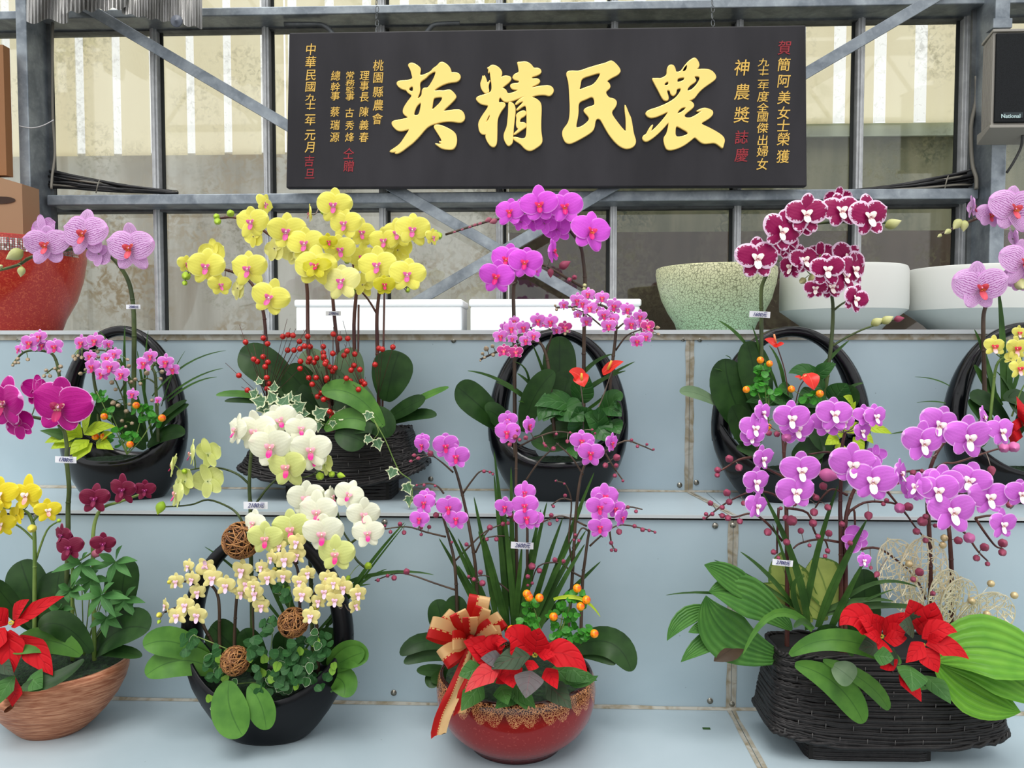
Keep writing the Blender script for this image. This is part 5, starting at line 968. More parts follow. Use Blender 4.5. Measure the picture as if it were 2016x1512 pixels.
for i, (lb, (sx0, sy0), (bx, by_), ang) in enumerate((('red anthurium bloom in the centre of the second arch basket', (1141, 745), (1148, 860), -12), ('red anthurium bloom on the right rim of the second arch basket', (1206, 725), (1155, 850), 28))):
    t = plant('anthurium', lb, 'anthurium', bx, by_, 1.78, 'red anthuriums'); m = MB(); m.tube(smooth([P(bx, by_, 1.78), P((bx + sx0) / 2 + 4, (by_ + sy0) / 2, 1.76), P(sx0, sy0, 1.74)]), .0014, 5); m.obj('stem', STM['twig'], t)
    if i == 0: leaf(t, 'spath', (1153, 752), (1120, 732), 30, 1.735, (1135, 730), 'heart', .02, .5, name='spathe'); leaf(t, 'spath', (1140, 738), (1150, 762), 32, 1.733, None, 'heart', .02, .2, name='spathe')
    else: leaf(t, 'spath', (1186, 735), (1228, 712), 26, 1.735, (1205, 718), 'heart', .03, .8, name='spathe')
    m = MB(); a, b = ((1145, 750), (1145, 735)) if i == 0 else ((1197, 727), (1204, 710)); m.tube([P(*a, 1.72), P(*b, 1.712)], [.0034, .0024], 7); m.obj('spadix', plain('yellow spadix', (232, 180, 70), .5), t)
t = plant('orchid_foliage', 'dark green leaves filling the second arch basket', 'leaves', 1095, 870, 1.81)
leaves(t, 1.82, [(1100, 830, 1102, 662, 66, {'dy': -.01}), (1095, 840, 1124, 728, 62, {'dy': .0}), (1000, 850, 898, 760, 62, 925, 780), (1010, 855, 955, 808, 42, 975, 805), (1030, 850, 1092, 732, 50, 1045, 770), (1150, 855, 1045, 866, 38, 1090, 885), (1060, 865, 1140, 850, 40, 1120, 830)], 'phal', dy=.05)
leaves(t, 1.79, [(1125, 800, 1060, 830, 60, 1080, 780), (1140, 790, 1160, 740, 50), (1150, 850, 1135, 800, 66), (1190, 850, 1150, 815, 54), (1190, 820, 1222, 790, 50, 1215, 770), (1190, 800, 1224, 820, 40), (1200, 830, 1220, 855, 40), (1100, 800, 1150, 830, 60), (1130, 800, 1052, 800, 40, 1090, 780), (1165, 830, 1200, 870, 60), (1120, 880, 1136, 904, 20), (1175, 860, 1180, 800, 44), (1090, 790, 1070, 830, 50)], 'heart', shape='heart', dy=.04)
leaves(t, 1.83, [(1045, 790, 920, 730, 8, 980, 735), (1040, 790, 976, 752, 7), (1040, 785, 1012, 712, 5, 1050, 720), (1078, 760, 1048, 678, 6), (1140, 745, 1206, 697, 9, 1170, 705), (1150, 770, 1232, 730, 9, 1190, 740), (1155, 770, 1250, 712, 8, 1200, 735), (1060, 775, 1018, 735, 8), (1150, 810, 1204, 764, 7, 1185, 790), (1050, 800, 1020, 790, 6)], 'strap', shape='strap', dy=.04)
# ---- third arch basket: white-edged crimson orchid
orchids(1.80, [('crimson orchid with white petal edges carrying the 1600 price tag', [[(1500, 860), (1500, 760), (1499, 680), (1499, 620), (1499, 570), (1507, 545), (1520, 512), (1540, 480), (1570, 455), (1600, 441), (1660, 437), (1710, 440), (1745, 438)]]),
 ('crimson orchid with white petal edges, lower cluster with a budding side shoot', [[(1612, 860), (1622, 790), (1635, 690), (1640, 620), (1637, 580), (1625, 550), (1600, 540)], [(1637, 682), (1665, 665), (1700, 648), (1740, 635), (1768, 627)], [(1640, 612), (1655, 600), (1672, 590)]])],
 Z(1280, 370, 3.733, [(1000, 430, 52, 165, 20), (1120, 270, 54, 160), (1380, 90, 50, 165), (1040, 580, 54, -50), (1250, 490, 54, 165), (1440, 520, 66, 10, 40), (1130, 530, 60, 5, -10), (1490, 600, 66, 25), (1430, 650, 60, 20), (1330, 730, 52, 10), (1215, 740, 44, -10), (785, 515, 84), (960, 318, 80, 5, 15), (1145, 195, 78), (1400, 170, 76), (1605, 208, 82), (1300, 600, 66, -5), (1500, 815, 58, 15, 20)]),
 [(1757, 441, 24, 'olive', 70), (1580, 553, 15, 'olive'), (1603, 548, 24, 'olive', 20), (1726, 634, 19, 'olive', 60), (1746, 630, 19, 'olive', 60), (1769, 628, 15, 'rose', 80)], 'edgew', 'dkgreen', 'olive', r=4.5, group='crimson orchids with white edges', step=.005)
price('1600元', 1496, 619, 40, 1.79, 'price tag reading 1600 on the crimson orchid stem', .06)
t = plant('orchid_foliage', 'large dark leaves inside the third arch basket', 'leaves', 1500, 860, 1.82)
leaves(t, 1.82, [(1500, 820, 1470, 672, 66, 1490, 740, {'dy': 0}), (1490, 860, 1428, 706, 84, 1430, 790, {'dy': 0}), (1420, 800, 1338, 772, 26, 1370, 765, 'gray'), (1640, 880, 1590, 850, 60), (1560, 900, 1625, 880, 50), (1560, 910, 1620, 905, 44), (1470, 880, 1440, 800, 50), (1600, 860, 1600, 780, 50), (1445, 862, 1500, 870, 20, 'strap'), (1640, 830, 1680, 760, 46), (1450, 880, 1520, 905, 30)], 'phal', dy=.04)
leaves(t, 1.80, [(1620, 770, 1552, 735, 40, 1590, 715), (1600, 745, 1646, 716, 30), (1560, 790, 1520, 790, 50), (1610, 780, 1570, 800, 50), (1590, 800, 1630, 790, 54), (1640, 790, 1668, 755, 50), (1540, 790, 1468, 792, 30), (1560, 775, 1530, 765, 34)], 'heart', shape='heart', dy=.04)
leaves(t, 1.83, [(1470, 680, 1414, 631, 8), (1500, 720, 1480, 640, 5), (1545, 770, 1514, 680, 8, 1540, 710), (1530, 765, 1500, 700, 6), (1600, 745, 1672, 670, 8), (1650, 780, 1700, 754, 8, 1680, 755), (1620, 760, 1640, 710, 6), (1430, 735, 1406, 726, 3), (1440, 708, 1428, 700, 3)], 'strap', shape='strap', dy=.02)
leaves(t, 1.76, [(1660, 860, 1640, 840, 24), (1650, 860, 1624, 876, 26), (1650, 870, 1656, 905, 22), (1660, 850, 1700, 835, 24), (1680, 860, 1700, 890, 24), (1700, 840, 1756, 854, 22), (1690, 850, 1720, 874, 20), (1655, 840, 1685, 790, 20), (1680, 795, 1660, 780, 20)], 'lime', shape='ovate', dy=.02)
for lb, sp, a, b, st in (('red anthurium bloom at the top left of the third arch basket', [((1530, 682), (1505, 668), 18), ((1526, 682), (1544, 676), 10)], (1527, 674), (1524, 658), [(1552, 780), (1545, 730), (1530, 682)]), ('red anthurium bloom in the middle of the third arch basket', [((1590, 735), (1602, 768), 34), ((1580, 745), (1564, 742), 8)], (1574, 747), (1588, 738), [(1565, 800), (1573, 765), (1582, 750)])):
    t = plant('anthurium', lb, 'anthurium', *st[0], 1.78, 'red anthuriums'); MB().tube(smooth([P(*q, 1.77) for q in st]), .0014, 5).obj('stem', STM['red'], t)
    for p_, q_, w_ in sp: leaf(t, 'spath', p_, q_, w_, 1.76, None, 'heart', .02, .5, name='spathe', by=.01)
    MB().tube([P(*a, 1.745), P(*b, 1.74)], [.003, .002], 7).obj('spadix', plain('orange spadix', (240, 150, 100), .5), t)
sprig('orange berries among round leaves in the third arch basket', [(1497, 709, 7), (1515, 716, 6.5), (1469, 767, 7), (1558, 766, 7), (1614, 775, 7.5), (1513, 840, 6)], [(1500, 740, 14, 26, 30), (1486, 765, 16, 12, 12), (1512, 772, 22, 14, 14), (1590, 785, 26, 12, 12)], 1.755, (1510, 830))
# ---- fourth arch basket at the right edge
orchids(1.80, [('striped lilac orchid at the right edge, upper spray', [[(2030, 900), (2034, 600), (2036, 470), (2010, 436), (1985, 425), (1945, 424), (1900, 440), (1848, 463)]]),
 ('striped lilac orchid at the right edge, lower spray', [[(1942, 860), (1938, 740), (1936, 650), (1938, 612), (1950, 588), (1975, 565), (2005, 545), (2040, 520)]])],
 [(1914, 408, 44, 80, 10), (1950, 424, 52, 0, 0, 'stripe'), (1996, 470, 46, 70, 0), (2010, 545, 60, 160, 160), (1994, 412, 96), (2012, 518, 90, 10), (1928, 567, 98)], [(1885, 441, 20, 'olive', 220), (1898, 444, 18, 'olive', 190), (1866, 456, 12, 'olive', 240), (1850, 464, 8, 'olive', 240), (2010, 560, 26, 'olive')], 'stripe', 'brown', 'olive', r=4.6, group='striped lilac orchids at the right edge')
orchids(1.75, [('small lemon orchid with red lips at the right edge', [[(1948, 840), (1955, 770), (1962, 720), (1980, 702), (2010, 700)], [(1992, 820), (2010, 770), (2030, 740)]])],
 [(2006, 656, 30), (1957, 683, 44), (2000, 686, 48), (1990, 705, 26, 170), (2006, 726, 42)], [], 'ymini', 'green', r=3.2)
t = plant('orchid_foliage', 'dark leaves and straps in the arch basket at the right edge', 'leaves', 1980, 880, 1.82)
leaves(t, 1.82, [(1990, 840, 1910, 785, 40, 1940, 775), (2000, 860, 1975, 785, 40, 2040, 770), (1960, 860, 1905, 790, 36), (1935, 880, 1945, 845, 30, 'lite'), (2050, 840, 1985, 790, 60)], 'phal')
leaves(t, 1.83, [(1975, 790, 1965, 566, 14), (1955, 775, 1918, 648, 11), (1960, 790, 1928, 680, 12), (1970, 800, 1918, 718, 20, 1930, 740), (1985, 790, 1984, 680, 12), (1990, 780, 2012, 700, 8), (1870, 760, 1800, 742, 3, 1840, 742), (1862, 794, 1804, 793, 3), (1840, 852, 1752, 855, 6), (2000, 790, 1960, 730, 6)], 'strap', shape='strap', dy=.0)
t = plant('ribbon_bow', 'red ribbon bow at the right edge in the arch basket', 'bow', 2010, 870, 1.76)
for b in ((2010, 830, 1985, 848, 36), (2010, 850, 1988, 868, 40), (2012, 830, 2010, 790, 40), (2020, 840, 2045, 880, 50)):
    rows = [[P(b[0] + (b[2] - b[0]) * u + v * b[4] * .5 * abs(b[3] - b[1]) / 45, b[1] + (b[3] - b[1]) * u + v * b[4] * .5, 1.75 - .03 * sin(pi * u)) for v in (-.5, -.2, .2, .5)] for u in (0, .2, .4, .6, .8, 1)]
    MB().grid(rows).obj('loop', LF['red'], t)
# ---- white-green orchids, small cream orchids, creeping fig, wicker balls (lowest tread, second from left)
YW1 = 1.56
wf = Z(280, 780, 3.877, [(510, 440, 58, 165, 10, 'green'), (510, 650, 66, 160, 20, 'green'), (330, 650, 50, 170, 40, 'green'), (265, 745, 56, -50, 0, 'green'), (380, 440, 50, -55, 0, 'green'), (240, 530, 46, -75, 0, 'green'), (1400, 520, 44, 150, 30, 'green'), (1050, 185, 64, 25, -25), (1210, 250, 56, 25), (725, 262, 62, -35), (870, 272, 78, -5), (1310, 490, 46, 10), (1285, 410, 74, 10), (985, 385, 82, -5), (1110, 540, 78, 0, 0, 'green'), (1440, 770, 44, 75), (1575, 755, 56, 15, 25), (1250, 780, 68), (855, 970, 50, -20), (1690, 905, 60, 25), (1140, 1015, 74, 0, 0, 'green'), (1340, 885, 76), (1720, 1045, 60, 15), (940, 1085, 66, 0, 0, 'green'), (1380, 1050, 78), (1480, 1205, 68, 0, 0, 'green')])
orchids(YW1, [('tall ivory white orchid carrying the 2100 price tag', [[(498, 1330), (496, 1180), (494, 1080), (493, 1000), (491, 955), (494, 900), (500, 870), (520, 855), (560, 850)], [(494, 1005), (512, 980), (532, 955), (560, 935), (600, 940), (640, 925), (680, 938)], [(492, 955), (470, 935), (440, 923), (405, 920), (365, 927)], [(482, 1040), (470, 1015), (450, 998), (410, 984), (375, 994), (320, 998)]]),
 ('ivory white orchid on the right whose flowers hang over the basket handle', [[(617, 1330), (614, 1200), (611, 1110), (609, 1060), (615, 1020), (640, 990), (660, 985), (690, 985)], [(722, 1120), (700, 1100), (690, 1070), (675, 1045), (665, 1010), (660, 990)], [(610, 1070), (575, 1055), (520, 1065), (498, 1080)], [(690, 1070), (710, 1055), (722, 1050)]])],
 [(q[0], q[1], q[2] * 1.09, *q[3:]) for q in wf], [(316, 999, 22, 'green', 200), (363, 928, 13, 'green'), (630, 938, 19, 'green'), (653, 934, 15, 'green'), (671, 936, 14, 'green', 100), (484, 1076, 15, 'green'), (486, 1089, 13, 'green'), (725, 1114, 17, 'green'), (685, 1138, 11, 'green')], 'white', 'dkgreen', 'green', r=4.8, group='ivory orchids in the black arch basket', step=.0042)
price('2100元', 503, 995, 49, YW1 - .03, 'price tag reading 2100 on the ivory orchid stem', .0)
cf = Z(270, 1050, 3.359, [(340, 220, 30, -30), (455, 220, 46, 0, 180), (260, 320, 38), (400, 390, 38), (365, 305, 36), (500, 298, 46), (190, 480, 32, -45), (320, 475, 44), (265, 545, 44), (400, 540, 48), (690, 395, 38), (590, 345, 46), (725, 335, 46), (695, 245, 48), (820, 480, 38, 20), (780, 400, 44), (820, 225, 30), (865, 295, 42), (940, 85, 32), (1060, 145, 40), (1055, 60, 40), (890, 165, 34, -20), (975, 175, 46), (970, 285, 38), (1130, 265, 34), (1075, 320, 36), (1260, 300, 40), (1200, 450, 36), (1095, 405, 44), (1240, 385, 44), (1440, 480, 32, 40), (1365, 360, 42), (1310, 440, 42), (1460, 400, 38, 25), (1300, 330, 34), (1150, 550, 42), (770, 350, 30, 0)])
orchids(1.53, [('small cream orchid with pale pink lips, leftmost of the cream orchids', [[(440, 1330), (420, 1270), (402, 1235), (392, 1200), (385, 1170), (360, 1190), (325, 1205)], [(418, 1262), (405, 1240), (395, 1222)]]),
 ('small cream orchid with an upper left spray', [[(434, 1330), (432, 1250), (432, 1200), (428, 1170), (415, 1152), (390, 1145), (350, 1145)]]),
 ('small cream orchid in the middle of the cream orchids', [[(461, 1330), (462, 1250), (465, 1190), (470, 1160), (490, 1140), (520, 1135)], [(500, 1320), (499, 1240), (498, 1195), (510, 1180)]]),
 ('small cream orchid with the highest cream blooms under the handle', [[(592, 1330), (591, 1230), (589, 1150), (584, 1115), (570, 1100), (550, 1095)], [(586, 1110), (582, 1090), (578, 1075)]]),
 ('small cream orchid on the right of the cream orchids', [[(627, 1330), (625, 1260), (622, 1210), (618, 1180), (625, 1160), (650, 1150), (690, 1165)], [(668, 1320), (671, 1240), (673, 1195), (680, 1175)]])],
 cf, [(623, 1197, 14, 'ybud'), (313, 1211, 13, 'ybud'), (313, 1224, 9, 'green'), (541, 1121, 12, 'ybud'), (333, 1146, 10, 'ybud'), (522, 1183, 9, 'ybud')], 'cream', 'brown', 'ybud', r=3.8, group='small cream orchids', step=.0035, stemdy=.015)
t = plant('orchid_foliage', 'broad green leaves spreading from the lowest arch basket', 'leaves', 530, 1340, 1.53)
leaves(t, 1.53, [(420, 1310, 282, 1272, 58, 345, 1240), (440, 1330, 287, 1330, 60, 360, 1270), (452, 1340, 478, 1449, 72, 440, 1390, {'dy': .03, 'by': .07}), (490, 1350, 524, 1437, 52, 520, 1380, {'dy': .02, 'by': .07}), (640, 1330, 676, 1373, 58, 690, 1330), (645, 1310, 722, 1302, 54, 690, 1270), (650, 1320, 718, 1284, 40)], 'lite', dy=.05, tilt=.35)
leaves(t, 1.57, [(500, 1320, 415, 1232, 62, 430, 1240), (520, 1320, 480, 1238, 50), (640, 1310, 660, 1238, 62), (450, 1330, 415, 1280, 44), (560, 1320, 560, 1240, 44)], 'phal', dy=.02)
leaves(t, 1.58, [(560, 1230, 402, 1076, 7, 480, 1120), (580, 1220, 520, 1060, 14, 560, 1130), (600, 1240, 500, 1120, 14, 560, 1160), (640, 1240, 797, 1028, 9, 720, 1110), (640, 1230, 762, 1120, 7, 700, 1140), (650, 1230, 800, 1030, 5, 725, 1120), (650, 1160, 855, 1132, 8, 760, 1110), (660, 1170, 730, 1150, 6), (560, 1210, 510, 1100, 9), (600, 1280, 690, 1180, 6)], 'strap', shape='strap', dy=.02)
t = plant('creeping_fig', 'creeping fig of small round leaves spilling over the lowest arch basket', 'creeping plant', 550, 1360, 1.50)
vm = MB(); REG = [((570, 1320), (52, 42), 62), ((600, 1285), (40, 30), 28), ((430, 1310), (30, 38), 22), ((375, 1268), (18, 26), 12), ((500, 1290), (22, 40), 22), ((540, 1345), (50, 24), 26), ((625, 1340), (38, 16), 16), ((635, 1265), (24, 28), 16), ((530, 1235), (14, 26), 10), ((560, 1160), (14, 30), 10)]
for (x, y), (a, b), n in REG:
    for k in range(n):
        q = math.sqrt(random.random()); g = random.uniform(0, 2 * pi); X_, Y_ = x + a * q * cos(g), y + b * q * sin(g); kind = random.choices(('fig', 'figw', 'figl'), (80, 13, 7))[0]
        small(t, kind, X_, Y_, random.uniform(16, 23), 1.475 + random.uniform(-.035, .03), random.uniform(-180, 180))
for x, y in ((448, 1350), (436, 1360), (445, 1372), (430, 1385), (444, 1392), (432, 1405), (428, 1375), (425, 1395), (438, 1380), (463, 1345)): small(t, 'figw', x, y, 20, 1.46, random.uniform(-180, 180), pitch=-20)
for x, y in ((412, 1376), (428, 1378), (655, 1320), (657, 1310)): small(t, 'figl', x, y, 16, 1.46, random.uniform(-180, 180), pitch=-20)
for x, y, a, b in ((550, 1340, 380, 1250), (540, 1350, 440, 1350), (440, 1345, 430, 1400), (560, 1340, 640, 1260), (530, 1300, 530, 1215), (570, 1200, 560, 1130)): vm.tube(smooth([P(x, y, 1.50), P((x + a) / 2 + 6, (y + b) / 2 - 6, 1.49), P(a, b, 1.48)]), .0011, 5)
vm.obj('vine', STM['green'], t)
wk = [plain('wicker light', (170, 118, 66), .5), plain('wicker dark', (126, 80, 42), .5)]
for x, y, r, lb, yy in ((475, 1064, 37, 'brown wicker ball at the top on the basket handle', 1.50), (577, 1226, 30, 'brown wicker ball right of centre above the creeping fig', 1.475), (463, 1301, 29, 'brown wicker ball at the lower left among the creeping fig', 1.475)):
    t = plant('wicker_ball', lb, 'wicker ball', x, y + r, yy, 'wicker balls'); c = P(x, y, yy); s = r * S(yy)
    for g in range(2):
        m = MB()
        for k in range(26):
            n_ = Vector((random.gauss(0, 1), random.gauss(0, 1), random.gauss(0, 1))).normalized(); u = n_.orthogonal().normalized(); v = n_.cross(u); o_ = random.uniform(-.35, .35); rr = math.sqrt(1 - o_ * o_); a0 = random.uniform(0, 6.28); L = random.uniform(3.5, 6.2)
            m.tube([c + (u * cos(a0 + L * q / 22) + v * sin(a0 + L * q / 22)) * rr * s * (.96 + .05 * sin(q)) + n_ * o_ * s for q in range(23)], s * .035, 4)
        m.obj('vine_strand' if g else 'vine_weave', wk[g], t)
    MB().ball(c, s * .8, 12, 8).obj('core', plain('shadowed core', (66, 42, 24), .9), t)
# ---- pink orchids in the red bowl
YR1 = 1.56
pf = Z(740, 800, 3.476, [(905, 95, 40), (320, 230, 30), (900, 180, 52), (1045, 130, 38, 40), (320, 265, 38, -35), (478, 270, 54), (550, 345, 54), (350, 620, 34), (330, 660, 44, -10), (300, 770, 42, -5), (500, 695, 54), (550, 770, 46), (885, 690, 42, -20), (1020, 590, 44), (1080, 770, 40), (1020, 680, 54), (1030, 765, 50), (1410, 240, 48), (1610, 250, 40, 55), (1470, 320, 54), (1640, 700, 40), (1565, 620, 56), (1680, 760, 40, 60), (1530, 690, 56), (1535, 825, 48)])
pb = Z(740, 800, 3.476, [(1040, 145, 16), (372, 322, 14), (290, 355, 9), (262, 335, 9), (240, 375, 7), (410, 745, 14), (365, 825, 10), (320, 790, 12), (310, 830, 9), (310, 878, 8), (740, 445, 9), (780, 450, 7), (800, 465, 6), (1215, 290, 11), (1235, 190, 7), (1330, 180, 6), (1650, 350, 17), (1570, 405, 13), (1645, 405, 11), (1635, 475, 10), (1790, 275, 8), (1750, 230, 8), (1855, 260, 7), (1900, 295, 6), (1690, 510, 7), (1665, 860, 14), (1725, 690, 9), (1780, 720, 9), (1825, 845, 11), (1770, 820, 10), (1870, 850, 8), (1910, 862, 7), (1610, 935, 10), (1640, 985, 9), (1612, 985, 8), (920, 745, 13), (955, 775, 13), (870, 805, 11), (780, 830, 14), (905, 800, 9), (1190, 805, 10), (1240, 780, 8), (1200, 745, 11), (1140, 785, 9), (165, 805, 11), (100, 860, 9), (193, 865, 11), (62, 818, 7), (32, 848, 7), (620, 945, 10), (760, 910, 9), (825, 910, 11), (520, 930, 7), (1365, 880, 8), (1390, 920, 8), (1355, 915, 7), (1215, 685, 8), (1295, 610, 9), (1290, 530, 6), (1230, 510, 5), (1070, 1095, 17), (1120, 1125, 13), (1040, 1165, 11), (1225, 1050, 12), (1285, 1060, 10), (1070, 1210, 8), (1040, 1225, 7), (715, 1135, 12), (730, 1210, 15), (670, 1185, 10), (635, 1165, 8), (210, 1130, 15), (125, 1175, 13), (80, 1160, 9), (15, 1190, 9), (965, 165, 10), (955, 210, 13), (985, 230, 9), (1025, 215, 11), (1160, 270, 8), (1310, 240, 9), (915, 262, 11), (1150, 255, 7), (405, 545, 7), (330, 540, 8), (280, 540, 6), (290, 355, 9), (1480, 160, 6), (1500, 185, 6)])
orchids(YR1, [('pink orchid, leftmost spike in the red bowl', [[(902, 1330), (900, 1200), (895, 1110), (884, 1060), (870, 1010), (862, 990)], [(878, 1057), (840, 1048), (800, 1037), (749, 1043)], [(896, 1104), (928, 1072), (958, 1045), (1000, 1028)], [(898, 1162), (855, 1148), (812, 1133), (780, 1129), (738, 1143)], [(874, 972), (862, 958), (845, 952), (820, 955)]]),
 ('pink orchid, second spike from the left in the red bowl', [[(945, 1330), (938, 1140), (926, 1050), (914, 990), (900, 935), (888, 905), (880, 885)], [(911, 972), (930, 945), (948, 927), (973, 932)], [(892, 930), (872, 912), (856, 900)], [(936, 1088), (950, 1060), (965, 1040)]]),
 ('pink orchid in the middle of the red bowl', [[(1020, 1330), (1018, 1160), (1016, 1020), (1016, 940), (1016, 880), (1010, 850)], [(1022, 879), (1060, 860), (1095, 850), (1134, 854)], [(1034, 948), (1060, 910), (1088, 883), (1100, 872)], [(1016, 1176), (985, 1150), (955, 1133), (918, 1140)]]),
 ('pink orchid carrying the 2600 price tag in the red bowl', [[(1040, 1330), (1039, 1180), (1038, 1090), (1038, 1040), (1034, 1010)], [(1016, 1063), (990, 1055), (960, 1058)]]),
 ('pink orchid, second spike from the right in the red bowl', [[(1112, 1330), (1125, 1160), (1134, 1010), (1143, 940), (1155, 905), (1160, 880)], [(1148, 935), (1125, 900), (1095, 872)], [(1128, 1120), (1120, 1060), (1125, 990), (1114, 955), (1098, 948)], [(1185, 880), (1205, 915), (1215, 930), (1228, 948)], [(1190, 890), (1230, 868), (1260, 876), (1286, 887)], [(1126, 985), (1105, 982), (1085, 995)]]),
 ('pink orchid, rightmost spike in the red bowl', [[(1142, 1330), (1146, 1160), (1152, 1100), (1160, 1045), (1170, 1010)], [(1155, 1036), (1125, 1022), (1100, 1016), (1068, 1028)], [(1161, 1075), (1190, 1050), (1225, 1033), (1289, 1047)], [(1147, 1137), (1125, 1125), (1100, 1108), (1060, 1115), (1045, 1155)], [(1158, 1045), (1145, 1040), (1132, 1065)], [(1200, 1042), (1204, 1070), (1212, 1085)], [(1225, 1005), (1240, 998), (1265, 1003)]])],
 pf, pb, 'pink', 'brown', 'rose', r=3.9, group='pink orchids in the red bowl', step=.0038)
price('2600元', 1028, 1074, 45, YR1 - .02, 'price tag reading 2600 above the red bowl', .04)
t = plant('strap_leaf_orchid', 'clump of upright grassy strap leaves behind the poinsettia in the red bowl', 'grassy plant', 1030, 1280, 1.60)
for i, (x, y) in enumerate(Z(740, 800, 3.476, [(670, 615), (808, 300), (925, 410), (808, 460), (1495, 450), (1415, 680), (1172, 650), (1540, 1060), (430, 900), (560, 1085), (488, 820), (735, 870), (1440, 845), (1432, 940), (870, 620), (960, 830), (1120, 850), (820, 1150), (1350, 900), (1000, 950), (700, 850), (1280, 760), (560, 900), (1130, 700)])):
    bx = 1010 + (x - 1010) * .22 + random.uniform(-12, 12); leaf(t, 'strap', (bx, 1255), (x, y), 12, 1.60, ((bx * .45 + x * .55) - (x - 1010) * .08, 1255 - (1255 - y) * .52), 'strap', random.uniform(.0, .04), .3, nt=10, ns=2, by=random.uniform(-.01, .03))
sprig('orange berries among round leaves in the red bowl', [(x, y, 8.6) for x, y in Z(760, 1120, 3.858, [(1070, 190), (1085, 215), (1165, 220), (1452, 147), (1522, 235), (1478, 285), (1272, 363), (952, 460), (1582, 492)])], [(1048, 1205, 20, 26, 26), (1037, 1228, 26, 12, 14), (1110, 1220, 30, 30, 40), (1130, 1180, 26, 26, 30), (1115, 1255, 32, 14, 24), (1150, 1245, 16, 14, 12)], 1.50, (1080, 1290), 13)
leaves(t, 1.49, [(1090, 1180, 1182, 1215, 8, 1150, 1160)], 'lime', shape='strap', dy=.02)
t = plant('orchid_foliage', 'dark arching leaves either side of the red bowl', 'leaves', 1010, 1330, 1.59)
leaves(t, 1.59, [(1100, 1290, 1243, 1322, 58, 1215, 1220, {'dy': .05}), (1130, 1290, 1212, 1308, 22, 1170, 1280), (900, 1280, 788, 1290, 34, 835, 1240), (900, 1300, 795, 1306, 26, 840, 1275), (910, 1330, 820, 1320, 24), (880, 1270, 860, 1180, 50, {'dy': 0}), (905, 1270, 895, 1172, 50, {'dy': 0}), (900, 1330, 848, 1340, 26), (870, 1310, 845, 1354, 34)], 'phal', dy=.05)
poinsettia('red poinsettia in the red bowl beside the ribbon bow', 1.44, ((1053, 1290), (985, 1298)), [
 (1000, 1340, 915, 1290, 60, 'pgreen'), (940, 1330, 905, 1328, 40, 'pgreen'), (1080, 1320, 1176, 1340, 46, 'pgreen'), (1120, 1310, 1152, 1342, 50, 'pgreen'), (1100, 1330, 1178, 1330, 30, 1150, 1350, 'pgreen'), (1020, 1360, 975, 1395, 40, 'pgreen', {'dy': .06}), (1020, 1350, 1037, 1398, 44, 'pgreen', {'dy': .06}), (1010, 1350, 1055, 1395, 34, 'pgreen', {'dy': .06}), (1075, 1345, 1126, 1396, 46, 'pdark', {'dy': .06}), (950, 1345, 908, 1400, 46, 'pgreen', {'dy': .06}), (985, 1350, 1000, 1388, 40, 'pgreen', {'dy': .06}), (1050, 1280, 1140, 1280, 30, 'pdark'),
 (1075, 1315, 1097, 1357, 34, {'dy': .06}), (1000, 1310, 1010, 1355, 52, {'dy': .06}), (1000, 1330, 975, 1345, 22), (990, 1300, 912, 1262, 60), (985, 1290, 930, 1272, 40), (990, 1300, 1000, 1262, 44, 950, 1256), (990, 1305, 940, 1335, 40), (1050, 1300, 1040, 1320, 30), (1055, 1285, 1088, 1268, 34),
 (1048, 1290, 994, 1255, 62, 1010, 1240), (1052, 1285, 1062, 1236, 54), (1060, 1290, 1156, 1323, 54, 1120, 1270), (1060, 1290, 1095, 1288, 22),
 (992, 1300, 946, 1296, 32, 'pgrey'), (1044, 1292, 966, 1318, 44, 1005, 1292, 'pdark'), (1045, 1320, 1035, 1375, 56, 'pgrey', {'dy': .06}), (985, 1318, 915, 1364, 40, 950, 1322, 'redp', {'dy': .06}), (950, 1315, 903, 1330, 40, 'pgreen')], base=(1020, 1345))
def ribm():
    t = NT('red and gold ribbon'); u, v, _ = t.sep(t.co('UV')); st = t.M('ABSOLUTE', t.M('SINE', t.M('MULTIPLY', v, 120.))); g = t.mr(u, .47, .5); dots = t.M('MULTIPLY', t.M('MULTIPLY', t.mr(u, .40, .42), t.mr(u, .48, .46)), t.mr(st, .5, .6))
    col = t.mix(g, (196, 30, 28), (228, 190, 134)); col = t.mix(dots, col, (240, 200, 130)); n = t.noise(t.co(), 400, 2)
    t.P(col=col, rough=.36, metal=.25, nor=t.bump(n, .2, .001)); return t.thin(col, .4).m
M['rib'] = ribm()
t = plant('ribbon_bow', 'large red and gold ribbon bow at the left front of the red bowl', 'bow', 925, 1290, 1.39)
cb = (928, 1262)
def loop(ex, ey, w, fat, dep, flip=1, c=cb):
    dx, dy_ = ex - c[0], ey - c[1]; L = math.hypot(dx, dy_); ux, uy = dx / L, dy_ / L; rows = []; n = 18
    for i in range(n + 1):
        a = 2 * pi * i / n; r = L * (1 - cos(a)) / 2; o = fat * sin(a) * (r / L) ** .6; Y_ = 1.40 - dep * (r / L) + (fat * S(1.45)) * sin(a) * 1.1 * (r / L)
        row = []
        for j in range(5):
            q = (j / 4 - .5) * flip; tw = w * (.35 + .65 * min(1, r / L * 1.6)); row.append(P(c[0] + ux * r - uy * q * tw, c[1] + uy * r + ux * q * tw + o * .35, Y_ + .004 * q))
        rows.append(row)
    MB().grid(rows, None, [(j / 4, i / n * .5) for i in range(n + 1) for j in range(5)]).obj('loop', M['rib'], t)
